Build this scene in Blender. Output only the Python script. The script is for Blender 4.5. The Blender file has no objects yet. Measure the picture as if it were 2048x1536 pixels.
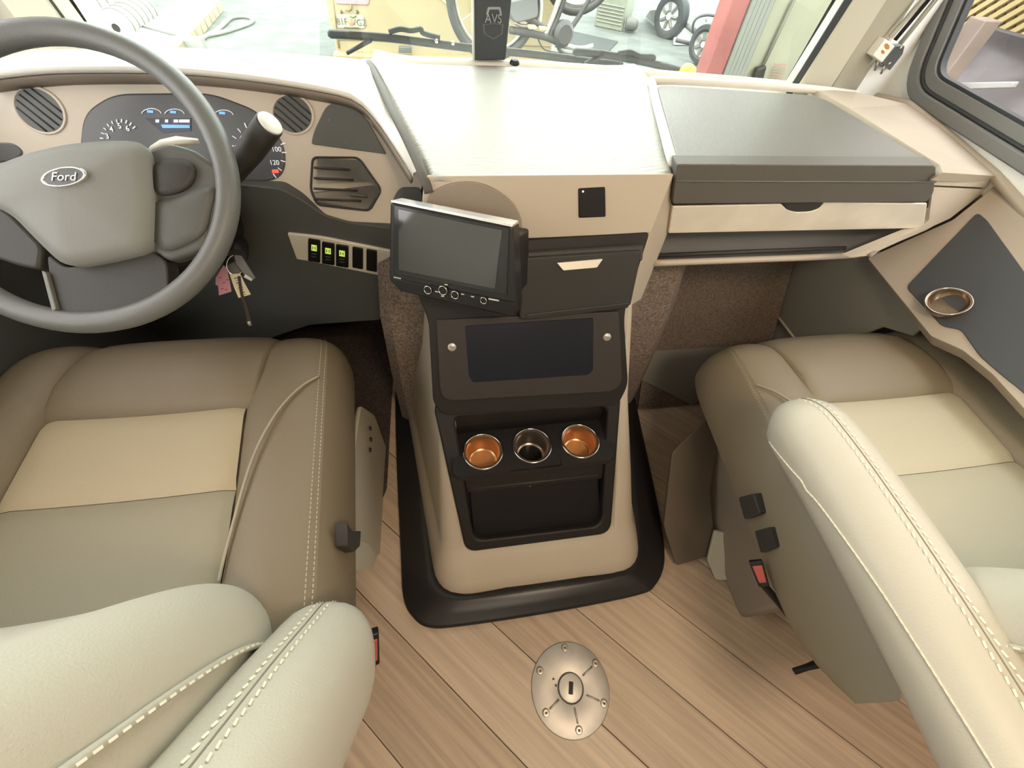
import bpy, bmesh, math, random
import numpy as np
from mathutils import Vector, Matrix
random.seed(7)
S = bpy.context.scene
COL = S.collection
PI = math.pi

# ------------------------------------------------------------------ camera
FPX, PITCH, ROLL, YAW = 804.0, 51.7, 5.33, 12.1
CAM = Vector((-0.19, 0.0, 1.25))
_p, _r, _y = [math.radians(v) for v in (PITCH, ROLL, YAW)]
FW = Vector((math.sin(_y)*math.cos(_p), math.cos(_y)*math.cos(_p), -math.sin(_p)))
_rt = Vector((math.cos(_y), -math.sin(_y), 0)); _up = _rt.cross(FW)
RT = _rt*math.cos(_r) + _up*math.sin(_r)
UP = _up*math.cos(_r) - _rt*math.sin(_r)
cd = bpy.data.cameras.new('camera'); cam = bpy.data.objects.new('camera', cd); COL.objects.link(cam)
cd.sensor_fit = 'HORIZONTAL'; cd.sensor_width = 36.0; cd.lens = FPX/2048*36.0
cd.clip_start = 0.02; cd.clip_end = 200
M = Matrix((RT, UP, -FW)).transposed().to_4x4(); M.translation = CAM
cam.matrix_world = M
S.camera = cam

# ------------------------------------------------------------------ light and exposure
W = bpy.data.worlds.new('world'); S.world = W; W.use_nodes = True
_bg = W.node_tree.nodes['Background']
_bg.inputs[0].default_value = (0.97, 1.0, 0.965, 1); _bg.inputs[1].default_value = 6.2
S.view_settings.view_transform = 'Standard'
try: S.view_settings.look = 'None'
except Exception: pass
S.view_settings.gamma = 1.0; S.view_settings.use_curve_mapping = False
S.view_settings.exposure = 0.30
def area(name, loc, size, power, col, target, sizey=None):
    l = bpy.data.lights.new(name, 'AREA'); l.energy = power; l.color = col; l.size = size
    if sizey: l.shape = 'RECTANGLE'; l.size_y = sizey
    o = bpy.data.objects.new(name, l); COL.objects.link(o); o.location = loc
    o.rotation_euler = (Vector(target)-Vector(loc)).to_track_quat('-Z', 'Y').to_euler()
    return o
area('ceiling_lamp_light', (0.25, -0.55, 2.02), 0.35, 16, (1.0, 0.78, 0.56), (0.2, 0.25, 0.0))
area('ceiling_lamp_light_rear', (0.0, -1.7, 2.02), 0.8, 16, (1.0, 0.90, 0.72), (0.0, -0.6, 0.4))

# ------------------------------------------------------------------ pixel rays onto real planes
def ray(x, y): return RT*((x-1024)/FPX) - UP*((y-768)/FPX) + FW
def Z(x, y, z): d = ray(x, y); return CAM + d*((z-CAM.z)/d.z)
def Y(x, y, v): d = ray(x, y); return CAM + d*((v-CAM.y)/d.y)
def X(x, y, v): d = ray(x, y); return CAM + d*((v-CAM.x)/d.x)
class Plane:
    def __init__(s, a, b, c):
        s.o = Vector(a); s.n = (Vector(b)-s.o).cross(Vector(c)-s.o).normalized()
        if s.n.dot(CAM-s.o) < 0: s.n = -s.n
    def at(s, x, y, off=0.0):
        d = ray(x, y); o = s.o + s.n*off
        return CAM + d*((o-CAM).dot(s.n)/d.dot(s.n))
    def pts(s, L, off=0.0): return [s.at(x, y, off) for x, y in L]

# ------------------------------------------------------------------ materials
MAT = {}
def mat(name, col, rough=0.5, metal=0.0, spec=0.5, bump=0.0, bscale=400, var=0.0, vscale=20, stretch=None, coat=0.0, emit=0.0, emitcol=None, col2=None, detail=4, sheen=0.0):
    if name in MAT: return MAT[name]
    m = bpy.data.materials.new(name); m.use_nodes = True; MAT[name] = m
    nt = m.node_tree; b = nt.nodes['Principled BSDF']
    b.inputs['Base Color'].default_value = (*col, 1); b.inputs['Roughness'].default_value = rough
    b.inputs['Metallic'].default_value = metal; b.inputs['Specular IOR Level'].default_value = spec
    if coat: b.inputs['Coat Weight'].default_value = coat; b.inputs['Coat Roughness'].default_value = 0.08
    if sheen: b.inputs['Sheen Weight'].default_value = sheen; b.inputs['Sheen Roughness'].default_value = 0.4
    if emit:
        b.inputs['Emission Color'].default_value = (*(emitcol or col), 1); b.inputs['Emission Strength'].default_value = emit
    if var or bump:
        tc = nt.nodes.new('ShaderNodeTexCoord'); mp = nt.nodes.new('ShaderNodeMapping')
        nt.links.new(tc.outputs['Object'], mp.inputs[0])
        if stretch:
            if len(stretch) > 3:
                m0 = nt.nodes.new('ShaderNodeMapping'); m0.inputs['Rotation'].default_value = (0, 0, stretch[3])
                nt.links.new(tc.outputs['Object'], m0.inputs[0]); nt.links.new(m0.outputs[0], mp.inputs[0])
            mp.inputs['Scale'].default_value = stretch[:3]
    if var:
        n = nt.nodes.new('ShaderNodeTexNoise'); n.inputs['Scale'].default_value = vscale; n.inputs['Detail'].default_value = detail
        nt.links.new(mp.outputs[0], n.inputs[0])
        r = nt.nodes.new('ShaderNodeValToRGB'); nt.links.new(n.outputs[0], r.inputs[0])
        c2 = col2 or tuple(max(0, c*(1-var)) for c in col); c1 = col if col2 else tuple(min(1, c*(1+var)) for c in col)
        r.color_ramp.elements[0].position = .35; r.color_ramp.elements[0].color = (*c2, 1)
        r.color_ramp.elements[1].position = .65; r.color_ramp.elements[1].color = (*c1, 1)
        nt.links.new(r.outputs[0], b.inputs['Base Color'])
    if bump:
        n = nt.nodes.new('ShaderNodeTexNoise'); n.inputs['Scale'].default_value = bscale; n.inputs['Detail'].default_value = 3
        nt.links.new(mp.outputs[0], n.inputs[0])
        bp = nt.nodes.new('ShaderNodeBump'); bp.inputs['Strength'].default_value = bump; bp.inputs['Distance'].default_value = 0.002
        nt.links.new(n.outputs[0], bp.inputs['Height']); nt.links.new(bp.outputs[0], b.inputs['Normal'])
    return m
BEIGE = mat('beige_plastic', (.50, .43, .345), .5, bump=.12, bscale=500)
BEIGE_L = mat('pale_beige_vinyl', (.78, .75, .68), .40, spec=.6, bump=.25, bscale=350)
PADVINYL = mat('dash_pad_vinyl', (.40, .392, .36), .46, spec=.40, bump=1.0, bscale=120, stretch=(.35, 1.4, 1))
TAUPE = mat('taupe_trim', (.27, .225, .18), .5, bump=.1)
GREYLID = mat('grey_lid_vinyl', (.155, .15, .135), .45, spec=.5, bump=.35, bscale=300)
GREYLIP = mat('grey_lip_vinyl', (.12, .113, .10), .5, bump=.2, bscale=400)
BLACK = mat('black_plastic', (.016, .014, .013), .5, spec=.3, bump=.1)
BLACKS = mat('black_satin', (.010, .009, .010), .35, spec=.35)
CHAR = mat('charcoal_plastic', (.040, .039, .036), .5, spec=.35, bump=.15)
WHEELM = mat('wheel_leather', (.135, .14, .137), .40, bump=.2, bscale=600)  # leather lightened, lens haze put into its colour
HUBM = mat('wheel_hub_plastic', (.19, .193, .18), .55, bump=.15, bscale=700)  # paler than the plastic itself, lens haze mixed into the colour
DARKVENT = mat('dark_vent', (.085, .09, .087), .5)  # vent plastic raised in tone to imitate lens haze
SILVER = mat('silver_panel', (.80, .74, .64), .42, metal=.25, var=.06, vscale=12)
CHROME = mat('chrome', (.85, .84, .82), .12, metal=1)
STEEL = mat('brushed_aluminium', (.50, .465, .43), .46, metal=.7, var=.05, vscale=40, bump=.05)
AMBER_REFL = mat('steel_amber_reflection', (.62, .38, .21), .26, metal=.9)  # stainless steel with its warm amber reflection put into the colour
LEATHER_D = mat('taupe_leather_shaded', (.195, .152, .098), .5, bump=.25, bscale=420)  # driver copy of the seat leather, darkened for shade on that cushion
LEATHER_P = mat('taupe_leather_lit', (.255, .212, .145), .5, bump=.25, bscale=420)  # passenger copy of the same seat leather, lighter for the light there
INSERT = mat('cream_leather_insert', (.42, .34, .22), .5, bump=.3, bscale=420)  # driver insert leather, its colour darkened for shade over the cushion
INSERT_R = mat('cream_insert_shaded', (.275, .238, .162), .5, bump=.3, bscale=420)  # rear copy of the insert leather, darker for shade by the backrest
ARMM = mat('cream_leather', (.53, .495, .41), .45, bump=.3, bscale=380)
THREAD = mat('cream_thread', (.80, .76, .62), .6)
THREAD_D = mat('taupe_thread', (.42, .36, .27), .6)
CARPET = mat('brown_carpet', (.215, .17, .14), .95, spec=.1, bump=1.0, bscale=260, var=.35, vscale=160)
CARPET_D = mat('dark_carpet', (.055, .045, .037), .95, spec=.1, bump=1.0, bscale=260, var=.3, vscale=160)
GREYPANEL = mat('grey_footwell_panel', (.25, .235, .20), .6, bump=.1)
MATGREY = mat('grey_vinyl_mat', (.20, .185, .155), .5, bump=.2)
LINER = mat('white_fabric_liner', (.90, .91, .87), .8, bump=.5, bscale=250)
PILLARM = mat('cream_pillar_trim', (.56, .55, .45), .55, bump=.4, bscale=150)
PILLARD = mat('shaded_pillar_trim', (.36, .34, .27), .6, bump=.3, bscale=150)  # darker copy of the pillar trim, shade painted on faces turned from light
RUBBER = mat('black_rubber', (.035, .04, .045), .55)
WINFRAME = mat('window_frame_grey', (.20, .205, .205), .4, metal=.2)
RED = mat('red_buckle_plastic', (.42, .07, .06), .4)
WHITEPL = mat('cream_plastic', (.46, .42, .33), .5)
GREENLED = mat('green_lit_symbol', (.55, .8, .1), .5, emit=.5, emitcol=(.55, .75, .12))
WHITELIT = mat('white_lit_marking', (.8, .82, .85), .5, emit=.35)
BLUELIT = mat('blue_lit_bar', (.15, .4, .9), .5, emit=.6)
REDLIT = mat('red_lit_symbol', (.9, .1, .08), .5, emit=.7)
PINKTAG = mat('pink_tag', (.50, .22, .27), .6)
CREAMTAG = mat('cream_tag', (.62, .55, .38), .6)
PRINT = mat('dark_print', (.06, .05, .05), .7)
def glassmat(name, tint, refl=.06, rough=.0):
    m = bpy.data.materials.new(name); m.use_nodes = True; nt = m.node_tree; nt.nodes.clear(); MAT[name] = m
    o = nt.nodes.new('ShaderNodeOutputMaterial'); t = nt.nodes.new('ShaderNodeBsdfTransparent'); g = nt.nodes.new('ShaderNodeBsdfGlossy'); x = nt.nodes.new('ShaderNodeMixShader')
    f = nt.nodes.new('ShaderNodeFresnel'); f.inputs[0].default_value = 1.45
    t.inputs[0].default_value = (*tint, 1); g.inputs['Roughness'].default_value = rough
    ge = nt.nodes.new('ShaderNodeNewGeometry'); sb = nt.nodes.new('ShaderNodeMath'); sb.operation = 'SUBTRACT'; sb.inputs[0].default_value = 1; nt.links.new(ge.outputs['Backfacing'], sb.inputs[1])
    mu = nt.nodes.new('ShaderNodeMath'); mu.operation = 'MULTIPLY'; nt.links.new(f.outputs[0], mu.inputs[0]); nt.links.new(sb.outputs[0], mu.inputs[1])
    nt.links.new(mu.outputs[0], x.inputs[0]); nt.links.new(t.outputs[0], x.inputs[1]); nt.links.new(g.outputs[0], x.inputs[2]); nt.links.new(x.outputs[0], o.inputs[0])
    return m
GLASS = glassmat('clear_glass', (.96, .99, .97)); TINT = glassmat('tinted_glass', (.78, .76, .76))
SCREEN = mat('dark_glossy_screen', (.02, .022, .022), .06, spec=.8, coat=.6)

# ------------------------------------------------------------------ builders
def V(p): return Vector(p)
def base(parent):
    return Vector(parent.get('_base', (0, 0, 0))) if parent is not None else Vector((0, 0, 0))
def mk(name, verts, faces, m, parent=None, smooth=False, bevel=0, seg=2, subsurf=0, angle=40, kind=None, solid=0, label=None):
    b = base(parent); me = bpy.data.meshes.new(name)
    me.from_pydata([tuple(V(v)-b) for v in verts], [], faces); me.update()
    bm = bmesh.new(); bm.from_mesh(me); bmesh.ops.recalc_face_normals(bm, faces=bm.faces); bm.to_mesh(me); bm.free()
    if m: me.materials.append(m)
    o = bpy.data.objects.new(name, me); COL.objects.link(o)
    if parent is not None:
        o.parent = parent; o['_base'] = tuple(b)
    if solid:
        md = o.modifiers.new('solid', 'SOLIDIFY'); md.thickness = solid; md.offset = -1
    if bevel:
        md = o.modifiers.new('bevel', 'BEVEL'); md.width = bevel; md.segments = seg; md.limit_method = 'ANGLE'; md.angle_limit = math.radians(angle)
    if subsurf:
        md = o.modifiers.new('sub', 'SUBSURF'); md.levels = md.render_levels = subsurf
    if smooth or bevel or subsurf:
        for p in me.polygons: p.use_smooth = True
        if not subsurf and not smooth:
            me.set_sharp_from_angle(angle=math.radians(35))
    if kind: o['kind'] = kind
    if label: o['label'] = label
    return o
def thing(name, label, cat, loc=(0, 0, 0), group=None):
    o = bpy.data.objects.new(name, None); COL.objects.link(o); o.location = loc; o['_base'] = tuple(loc)
    o.empty_display_size = .05
    o['label'] = label; o['category'] = cat
    if group: o['group'] = group
    return o
def tag(o, label, cat, group=None):
    o['label'] = label; o['category'] = cat
    if group: o['group'] = group
    return o
def struct(o): o['kind'] = 'structure'; return o
def rnd(pts, r, n=5, closed=True):
    """round the corners of a 3D polygon; r a number or a list per corner"""
    out = []; N = len(pts)
    for i in range(N):
        p = V(pts[i]); rr = r[i] if isinstance(r, (list, tuple)) else r
        if (not closed and i in (0, N-1)) or rr <= 0: out.append(p); continue
        a = V(pts[i-1]); c = V(pts[(i+1) % N])
        da = min(rr, (a-p).length*.48); dc = min(rr, (c-p).length*.48)
        A = p+(a-p).normalized()*da; C = p+(c-p).normalized()*dc
        for k in range(n+1):
            t = k/n; out.append(A*(1-t)**2 + p*2*t*(1-t) + C*t*t)
    return out
def pnormal(pts):
    n = Vector((0, 0, 0))
    for i in range(len(pts)):
        a, b = V(pts[i]), V(pts[(i+1) % len(pts)]); n += a.cross(b)
    n.normalize(); c = sum((V(p) for p in pts), Vector())/len(pts)
    return n if n.dot(CAM-c) > 0 else -n
def slab(name, pts, th, m, parent=None, bevel=.003, r=0, n=None, seg=2, rn=5, **k):
    if r: pts = rnd(pts, r, rn)
    nn = n if n is not None else pnormal(pts)
    N = len(pts); v = [V(p) for p in pts] + [V(p)-nn*th for p in pts]
    f = [list(range(N)), list(range(2*N-1, N-1, -1))] + [[i, (i+1) % N, N+(i+1) % N, N+i] for i in range(N)]
    return mk(name, v, f, m, parent, bevel=bevel, seg=seg, **k)
def frame(name, outer, inner, th, m, parent=None, bevel=.002, n=None, **k):
    """flat ring between two loops with the same count of points, extruded back"""
    N = len(outer); nn = n if n is not None else pnormal(outer)
    v = [V(p) for p in outer]+[V(p) for p in inner]; v += [p-nn*th for p in v]
    f = []
    for i in range(N):
        j = (i+1) % N
        f += [[i, j, N+j, N+i], [2*N+i, 3*N+i, 3*N+j, 2*N+j], [i, 2*N+i, 2*N+j, j], [N+i, N+j, 3*N+j, 3*N+i]]
    return mk(name, v, f, m, parent, bevel=bevel, **k)
def grid(name, rows, m, parent=None, smooth=True, close=False, caps=False, **k):
    R, C = len(rows), len(rows[0]); v = [V(p) for r in rows for p in r]; f = []
    for i in range(R-1):
        for j in range(C if close else C-1):
            a, b = i*C+j, i*C+(j+1) % C; f.append([a, b, b+C, a+C])
    if caps: f += [list(range(C))[::-1], [(R-1)*C+j for j in range(C)]]
    return mk(name, v, f, m, parent, smooth=smooth, **k)
def catmull(pts, n=8, closed=False):
    pts = [V(p) for p in pts]; N = len(pts); out = []
    rng = range(N) if closed else range(N-1)
    for i in rng:
        if closed: a, b, c, d = pts[i-1], pts[i], pts[(i+1) % N], pts[(i+2) % N]
        else: a, b, c, d = pts[max(i-1, 0)], pts[i], pts[i+1], pts[min(i+2, N-1)]
        for k in range(n):
            t = k/n
            out.append(.5*((2*b)+(c-a)*t+(2*a-5*b+4*c-d)*t*t+(3*b-a-3*c+d)*t**3))
    if not closed: out.append(pts[-1])
    return out
def tubegeo(pts, r, ns=10, closed=False, flat=None):
    pts = [V(p) for p in pts]; N = len(pts); v = []; f = []
    up = None
    for i in range(N):
        a = pts[(i-1) % N] if (closed or i) else pts[0]; c = pts[(i+1) % N] if (closed or i < N-1) else pts[-1]
        t = (c-a).normalized()
        if up is None:
            up = Vector((0, 0, 1)) if abs(t.z) < .9 else Vector((1, 0, 0))
        s = t.cross(up).normalized(); up = s.cross(t).normalized()
        rr = r[i] if isinstance(r, (list, tuple)) else r
        for k in range(ns):
            an = 2*PI*k/ns; v.append(pts[i]+s*math.cos(an)*rr+up*math.sin(an)*rr*(flat or 1))
    for i in range(N if closed else N-1):
        for k in range(ns):
            a, b = i*ns+k, i*ns+(k+1) % ns; j = ((i+1) % N)*ns
            f.append([a, b, j+(k+1) % ns, j+k])
    if not closed: f += [list(range(ns))[::-1], [(N-1)*ns+k for k in range(ns)]]
    return v, f
def tube(name, pts, r, m, parent=None, ns=10, closed=False, flat=None, **k):
    v, f = tubegeo(pts, r, ns, closed, flat); return mk(name, v, f, m, parent, smooth=True, **k)
def axes(n, hint=(0, 0, 1)):
    n = V(n).normalized(); h = V(hint)
    if abs(n.dot(h)) > .95: h = Vector((0, 1, 0))
    u = h.cross(n).normalized(); return u, n.cross(u), n
def lathe(name, o, n, prof, m, parent=None, ns=32, hint=(0, 0, 1), angle=35, **k):
    """prof: (radius, height along n)"""
    u, w, n = axes(n, hint); o = V(o); v = []; f = []
    for r, h in prof:
        for k2 in range(ns):
            a = 2*PI*k2/ns; v.append(o+n*h+(u*math.cos(a)+w*math.sin(a))*max(r, 1e-5))
    for i in range(len(prof)-1):
        for k2 in range(ns):
            a, b = i*ns+k2, i*ns+(k2+1) % ns; f.append([a, b, b+ns, a+ns])
    ob = mk(name, v, f, m, parent, **k)
    for p in ob.data.polygons: p.use_smooth = True
    ob.data.set_sharp_from_angle(angle=math.radians(angle))
    return ob
def boxgeo(o, ax, ay, az):
    o, ax, ay, az = V(o), V(ax), V(ay), V(az)
    v = [o+ax*i+ay*j+az*k for k in (-.5, .5) for j in (-.5, .5) for i in (-.5, .5)]
    return v, [[0, 2, 3, 1], [4, 5, 7, 6], [0, 1, 5, 4], [2, 6, 7, 3], [0, 4, 6, 2], [1, 3, 7, 5]]
def join(L):
    v = []; f = []
    for a, b in L:
        n = len(v); v += list(a); f += [[i+n for i in q] for q in b]
    return v, f
def box(name, o, size, m, parent=None, rot=0, bevel=.003, **k):
    c, s = math.cos(rot), math.sin(rot)
    v, f = boxgeo(o, (size[0]*c, size[0]*s, 0), (-size[1]*s, size[1]*c, 0), (0, 0, size[2])); return mk(name, v, f, m, parent, bevel=bevel, **k)
def dashes(name, path, m, parent, L=.006, gap=.0035, w=.0013, side=None, amp=0):
    """a row of short raised stitches along a polyline, one joined part"""
    geo = []; acc = 0; pts = [V(p) for p in path]
    seglen = [(pts[i+1]-pts[i]).length for i in range(len(pts)-1)]
    tot = sum(seglen); n = int(tot/(L+gap))
    def at(d):
        for i, l in enumerate(seglen):
            if d <= l or i == len(seglen)-1: return pts[i].lerp(pts[i+1], min(1, d/max(l, 1e-9)))
            d -= l
    for k in range(n):
        a = at(k*(L+gap)); b = at(k*(L+gap)+L)
        t = (b-a)
        if t.length < 1e-6: continue
        tn = t.normalized(); nn = (CAM-a).normalized(); sd = tn.cross(nn).normalized()
        geo.append(boxgeo((a+b)/2, t+sd*amp, sd*w*2, nn*w*1.6))
    v, f = join(geo); return mk(name, v, f, m, parent, kind='stuff')
def text(name, s, o, u, n, size, m, parent, ext=.0006, align='CENTER', shear=0, spacing=1):
    c = bpy.data.curves.new('t', 'FONT'); c.body = s; c.size = size; c.extrude = ext; c.align_x = align; c.align_y = 'CENTER'; c.shear = shear; c.space_character = spacing
    c.resolution_u = 3
    t = bpy.data.objects.new('t', c); COL.objects.link(t); bpy.context.view_layer.update()
    me = bpy.data.meshes.new_from_object(t.evaluated_get(bpy.context.evaluated_depsgraph_get()))
    bpy.data.objects.remove(t); bpy.data.curves.remove(c)
    u = V(u).normalized(); n = V(n); n = (n-u*n.dot(u)).normalized(); w = n.cross(u)
    Mx = Matrix((u, w, n)).transposed().to_4x4(); Mx.translation = V(o)-base(parent)
    me.transform(Mx); me.materials.clear(); me.materials.append(m)
    ob = bpy.data.objects.new(name, me); COL.objects.link(ob)
    if parent is not None: ob.parent = parent; ob['_base'] = tuple(base(parent))
    return ob

# ------------------------------------------------------------------ setting: floor of diagonal planks
XL, XR, YB, YF = -1.15, 1.15, -3.4, 1.32
def clip(poly, nx, ny, d):
    out = []
    for i in range(len(poly)):
        a, b = poly[i], poly[(i+1) % len(poly)]
        fa, fb = a[0]*nx+a[1]*ny-d, b[0]*nx+b[1]*ny-d
        if fa <= 0: out.append(a)
        if fa*fb < 0:
            t = fa/(fa-fb); out.append((a[0]+(b[0]-a[0])*t, a[1]+(b[1]-a[1])*t))
    return out
PLANK = [mat('oak_plank_%d' % i, c, .42, bump=.25, bscale=90, var=.3, vscale=5.5, stretch=(.45, 13, 1, math.radians(45.8)), col2=tuple(x*.74 for x in c), detail=8)
         for i, c in enumerate([(.60, .45, .325), (.56, .42, .305), (.63, .485, .36), (.54, .40, .285)])]
fl = struct(box('floor', (0, (YB+YF)/2, -.03), (XR-XL, YF-YB, .05), mat('plank_joint', (.12, .08, .055), .8), bevel=0))
_a = math.radians(-45.8); _dx, _dy = math.cos(_a), math.sin(_a); _nx, _ny = -_dy, _dx
PW = .1705
for k in range(-13, 13):
    o0 = .0046+PW*k; o1 = o0+PW
    cuts = [-3.0, -.95-(k*.83 % .6), 1.3+(k*.57 % .5), 4]
    for q in range(len(cuts)-1):
        t0, t1 = cuts[q]+.0008, cuts[q+1]-.0008
        P = [(_nx*o+_dx*t, _ny*o+_dy*t) for o, t in ((o0+.0009, t0), (o1-.0009, t0), (o1-.0009, t1), (o0+.0009, t1))]
        for c in ((1, 0, XR), (-1, 0, -XL), (0, 1, YF), (0, -1, -YB)):
            P = clip(P, *c) if P else P
        if len(P) < 3: continue
        v = [Vector((x, y, 0)) for x, y in P]
        slab('plank', v, .006, PLANK[(k*3+q) % 4], fl, bevel=.0008, seg=1, n=Vector((0, 0, 1)))

# walls, roof and rear of the cab
def hole_wall(name, xw, th, win, y0, y1, z0, z1, m, r=.075):
    """side wall with a rounded window opening; win = (y0,y1,z0,z1,lean)"""
    wy0, wy1, wz0, wz1, lean = win
    inner = rnd([(xw, wy0, wz0-_sl*(wy1-wy0)), (xw, wy1, wz0), (xw, wy1+lean, wz1), (xw, wy0, wz1)], r, 8)
    cy, cz = (wy0+wy1)/2, (wz0+wz1)/2; outer = []
    for p in inner:
        dy, dz = p.y-cy, p.z-cz; t = 1e9
        if dy > 0: t = min(t, (y1-cy)/dy)
        if dy < 0: t = min(t, (y0-cy)/dy)
        if dz > 0: t = min(t, (z1-cz)/dz)
        if dz < 0: t = min(t, (z0-cz)/dz)
        outer.append(Vector((xw, cy+dy*t, cz+dz*t)))
    for cyn, czn in ((y0, z0), (y1, z0), (y1, z1), (y0, z1)):     # push the nearest sample into each corner
        i = min(range(len(outer)), key=lambda i: (outer[i]-Vector((xw, cyn, czn))).length); outer[i] = Vector((xw, cyn, czn))
    return frame(name, outer, inner, th, m, bevel=0, n=Vector((-1 if xw > 0 else 1, 0, 0))), inner
_c = X(1800, 168, 1.15); _b = X(2048, 322, 1.15); _t = X(1867, 0, 1.15)
_sl = (_b.z-_c.z)/(_b.y-_c.y); _ln = (_t.y-_c.y)/(_t.z-_c.z)
WIN = (-.45, _c.y-.035, _c.z-.008, 1.62, _ln*(1.62-_c.z))
wr, win_in = hole_wall('wall_right', 1.15, .05, WIN, YB, 1.40, -.0, 2.05, LINER); struct(wr)
wl, winl_in = hole_wall('wall_left', -1.15, .05, WIN, YB, 1.40, -.0, 2.05, LINER); struct(wl)
struct(box('ceiling', (0, -1.0, 2.075), (2.4, 4.9, .05), mat('cream_ceiling', (.70, .66, .58), .8), bevel=0))
struct(box('wall_back', (0, YB-.03, 1.02), (2.4, .06, 2.06), mat('cabinet_tan', (.42, .35, .27), .6), bevel=0))
def window(name, xw, inner, s, gm=TINT):
    """black framed side window: outer flange, stepped inner frame, glass"""
    n = Vector((-s, 0, 0)); cc = sum(inner, Vector())/len(inner)
    def inset(L, d, dx):
        out = []; N = len(L)
        for i in range(N):
            t = (L[(i+1) % N]-L[i-1]).normalized(); q = t.cross(Vector((1, 0, 0)))
            if q.dot(cc-L[i]) < 0: q = -q
            out.append(L[i]+q*d+n*dx)
        return out
    fo = frame(name, inset(inner, -.012, .012), inset(inner, .018, .012), .03, WINFRAME, bevel=.004, n=n); struct(fo)
    frame('seal', inset(inner, .018, .005), inset(inner, .026, .005), .03, RUBBER, fo, bevel=.003, n=n)
    frame('sash', inset(inner, .026, .000), inset(inner, .050, .000), .03, WINFRAME, fo, bevel=.004, n=n)
    frame('gasket', inset(inner, .050, -.008), inset(inner, .057, -.008), .02, RUBBER, fo, bevel=.002, n=n)
    gl = inset(inner, .054, -.02); N = len(gl)
    mk('pane', gl+[p-n*.004 for p in gl], [list(range(N)), list(range(2*N-1, N-1, -1))]+[[i, (i+1) % N, N+(i+1) % N, N+i] for i in range(N)], gm, fo)
    for k in range(5):
        y = inner[8].y-.08-k*.13
        box('frame_clip', (xw-s*.013, y, WIN[2]+.020-_sl*(WIN[1]-y)), (.008, .010, .006), RUBBER, fo, bevel=.001)
    return fo
window('window_1', 1.15, win_in, 1); window('window_2', -1.15, winl_in, -1)


# windshield: glass, rubber seals, corner pillars
def vline(a, ya, b, yb, z0=.86, z1=1.99):
    """a pillar edge through two sighted points, run from z0 to z1"""
    p, q = Y(*a, ya), Y(*b, yb); d = q-p
    return [p+d*((z-p.z)/d.z) for z in (z0, z1)]
sealR = vline((1583, 168), 1.165, (1687, 0), 1.15); A = vline((1595, 170), 1.15, (1704, 0), 1.135)
B = vline((1660, 182), 1.15, (1768, 0), 1.135); Cc = vline((1712, 182), 1.215, (1830, 0), 1.20)
D = [Vector((1.15, 1.275, .86)), Vector((1.15, 1.275, 1.99))]
struct(slab('trim_1', [A[0], B[0], B[1], A[1]], .05, PILLARM, bevel=.008, seg=3))
struct(slab('trim_2', [B[0], Cc[0], Cc[1], B[1]], .04, PILLARD, bevel=.004))
struct(slab('trim_3', [Cc[0], D[0], D[1], Cc[1]], .02, LINER, bevel=0))
struct(slab('trim_4', [sealR[0], A[0]+Vector((.002, 0, 0)), A[1]+Vector((.002, 0, 0)), sealR[1]], .03, RUBBER, bevel=.003))
mir = lambda L, dx: [Vector((-p.x-dx, p.y, p.z)) for p in L]
sealL2, sealL = mir(sealR, .150), mir(A, .142); BL = mir(B, .130)
struct(slab('trim_5', [sealL[0], BL[0], BL[1], sealL[1]], .05, PILLARM, bevel=.008))
struct(slab('trim_6', [sealL2[0], sealL[0], sealL[1], sealL2[1]], .03, RUBBER, bevel=.003))
struct(slab('trim_7', [BL[0], (-1.15, 1.3, .86), (-1.15, 1.3, 1.99), BL[1]], .03, PILLARD, bevel=.003))
WB = [(sealL2[0].x-.01, 1.215), (-.80, 1.325), (-.40, 1.31), (0, 1.325), (.41, 1.265), (.60, 1.215), (sealR[0].x+.01, 1.175)]
_bot = [Vector((x, y, .90)) for x, y in WB]; _tp = [Vector((x*.99, y-.03, 1.99)) for x, y in WB]
_tp[0].x = sealL2[1].x-.01; _tp[-1].x = sealR[1].x+.01
_bot = catmull(_bot, 5); _tp = catmull(_tp, 5)
gl = grid('window_3', [_bot, _tp], GLASS); gl.modifiers.new('s', 'SOLIDIFY').thickness = .005; struct(gl)
struct(tube('trim_8', [p+Vector((0, -.012, 1.985-1.99)) for p in _tp], .03, PILLARM))

# ------------------------------------------------------------------ dashboard
dash = thing('dashboard', 'long beige dashboard with pale padded top under the windshield', 'dashboard', (0, 1.0, .80))
# back edge of the top, hood lip over the instruments
BK = [(-60, 100, .95), (180, 96, .95), (340, 96, .95), (560, 106, .95), (720, 119, .95), (742, 130, .945)]
HL = [(-60, 152), (0, 143), (120, 134), (340, 136), (500, 151), (640, 173), (700, 188), (722, 202), (760, 245), (826, 347)]
HY = [.985, .985, .985, .98, .97, .955, .945, .94, .91, .79]
hl = catmull([Y(x, y, v) for (x, y), v in zip(HL, HY)], 6)
bk = catmull([Z(*p) for p in BK], 6) + catmull([Z(742, 130, .945), Z(775, 190, .94), Z(815, 275, .93), Z(846, 350, .905)], 8)
def resample(L, n):
    d = [0]
    for a, b in zip(L, L[1:]): d.append(d[-1]+(b-a).length)
    out = []; k = 0
    for i in range(n):
        t = d[-1]*i/(n-1)
        while k < len(d)-2 and d[k+1] < t: k += 1
        out.append(L[k].lerp(L[k+1], (t-d[k])/max(1e-9, d[k+1]-d[k])))
    return out
def split_rows(hl, bk, n=30):
    # left parts to the corner at sample, right parts after
    hi = min(range(len(hl)), key=lambda i: (hl[i]-Y(722, 202, .94)).length); bi = min(range(len(bk)), key=lambda i: (bk[i]-Z(742, 130, .945)).length)
    return resample(hl[:hi+1], n)+resample(hl[hi:], 14)[1:], resample(bk[:bi+1], n)+resample(bk[bi:], 14)[1:]
h2, b2 = split_rows(hl, bk)
rows = []
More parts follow.
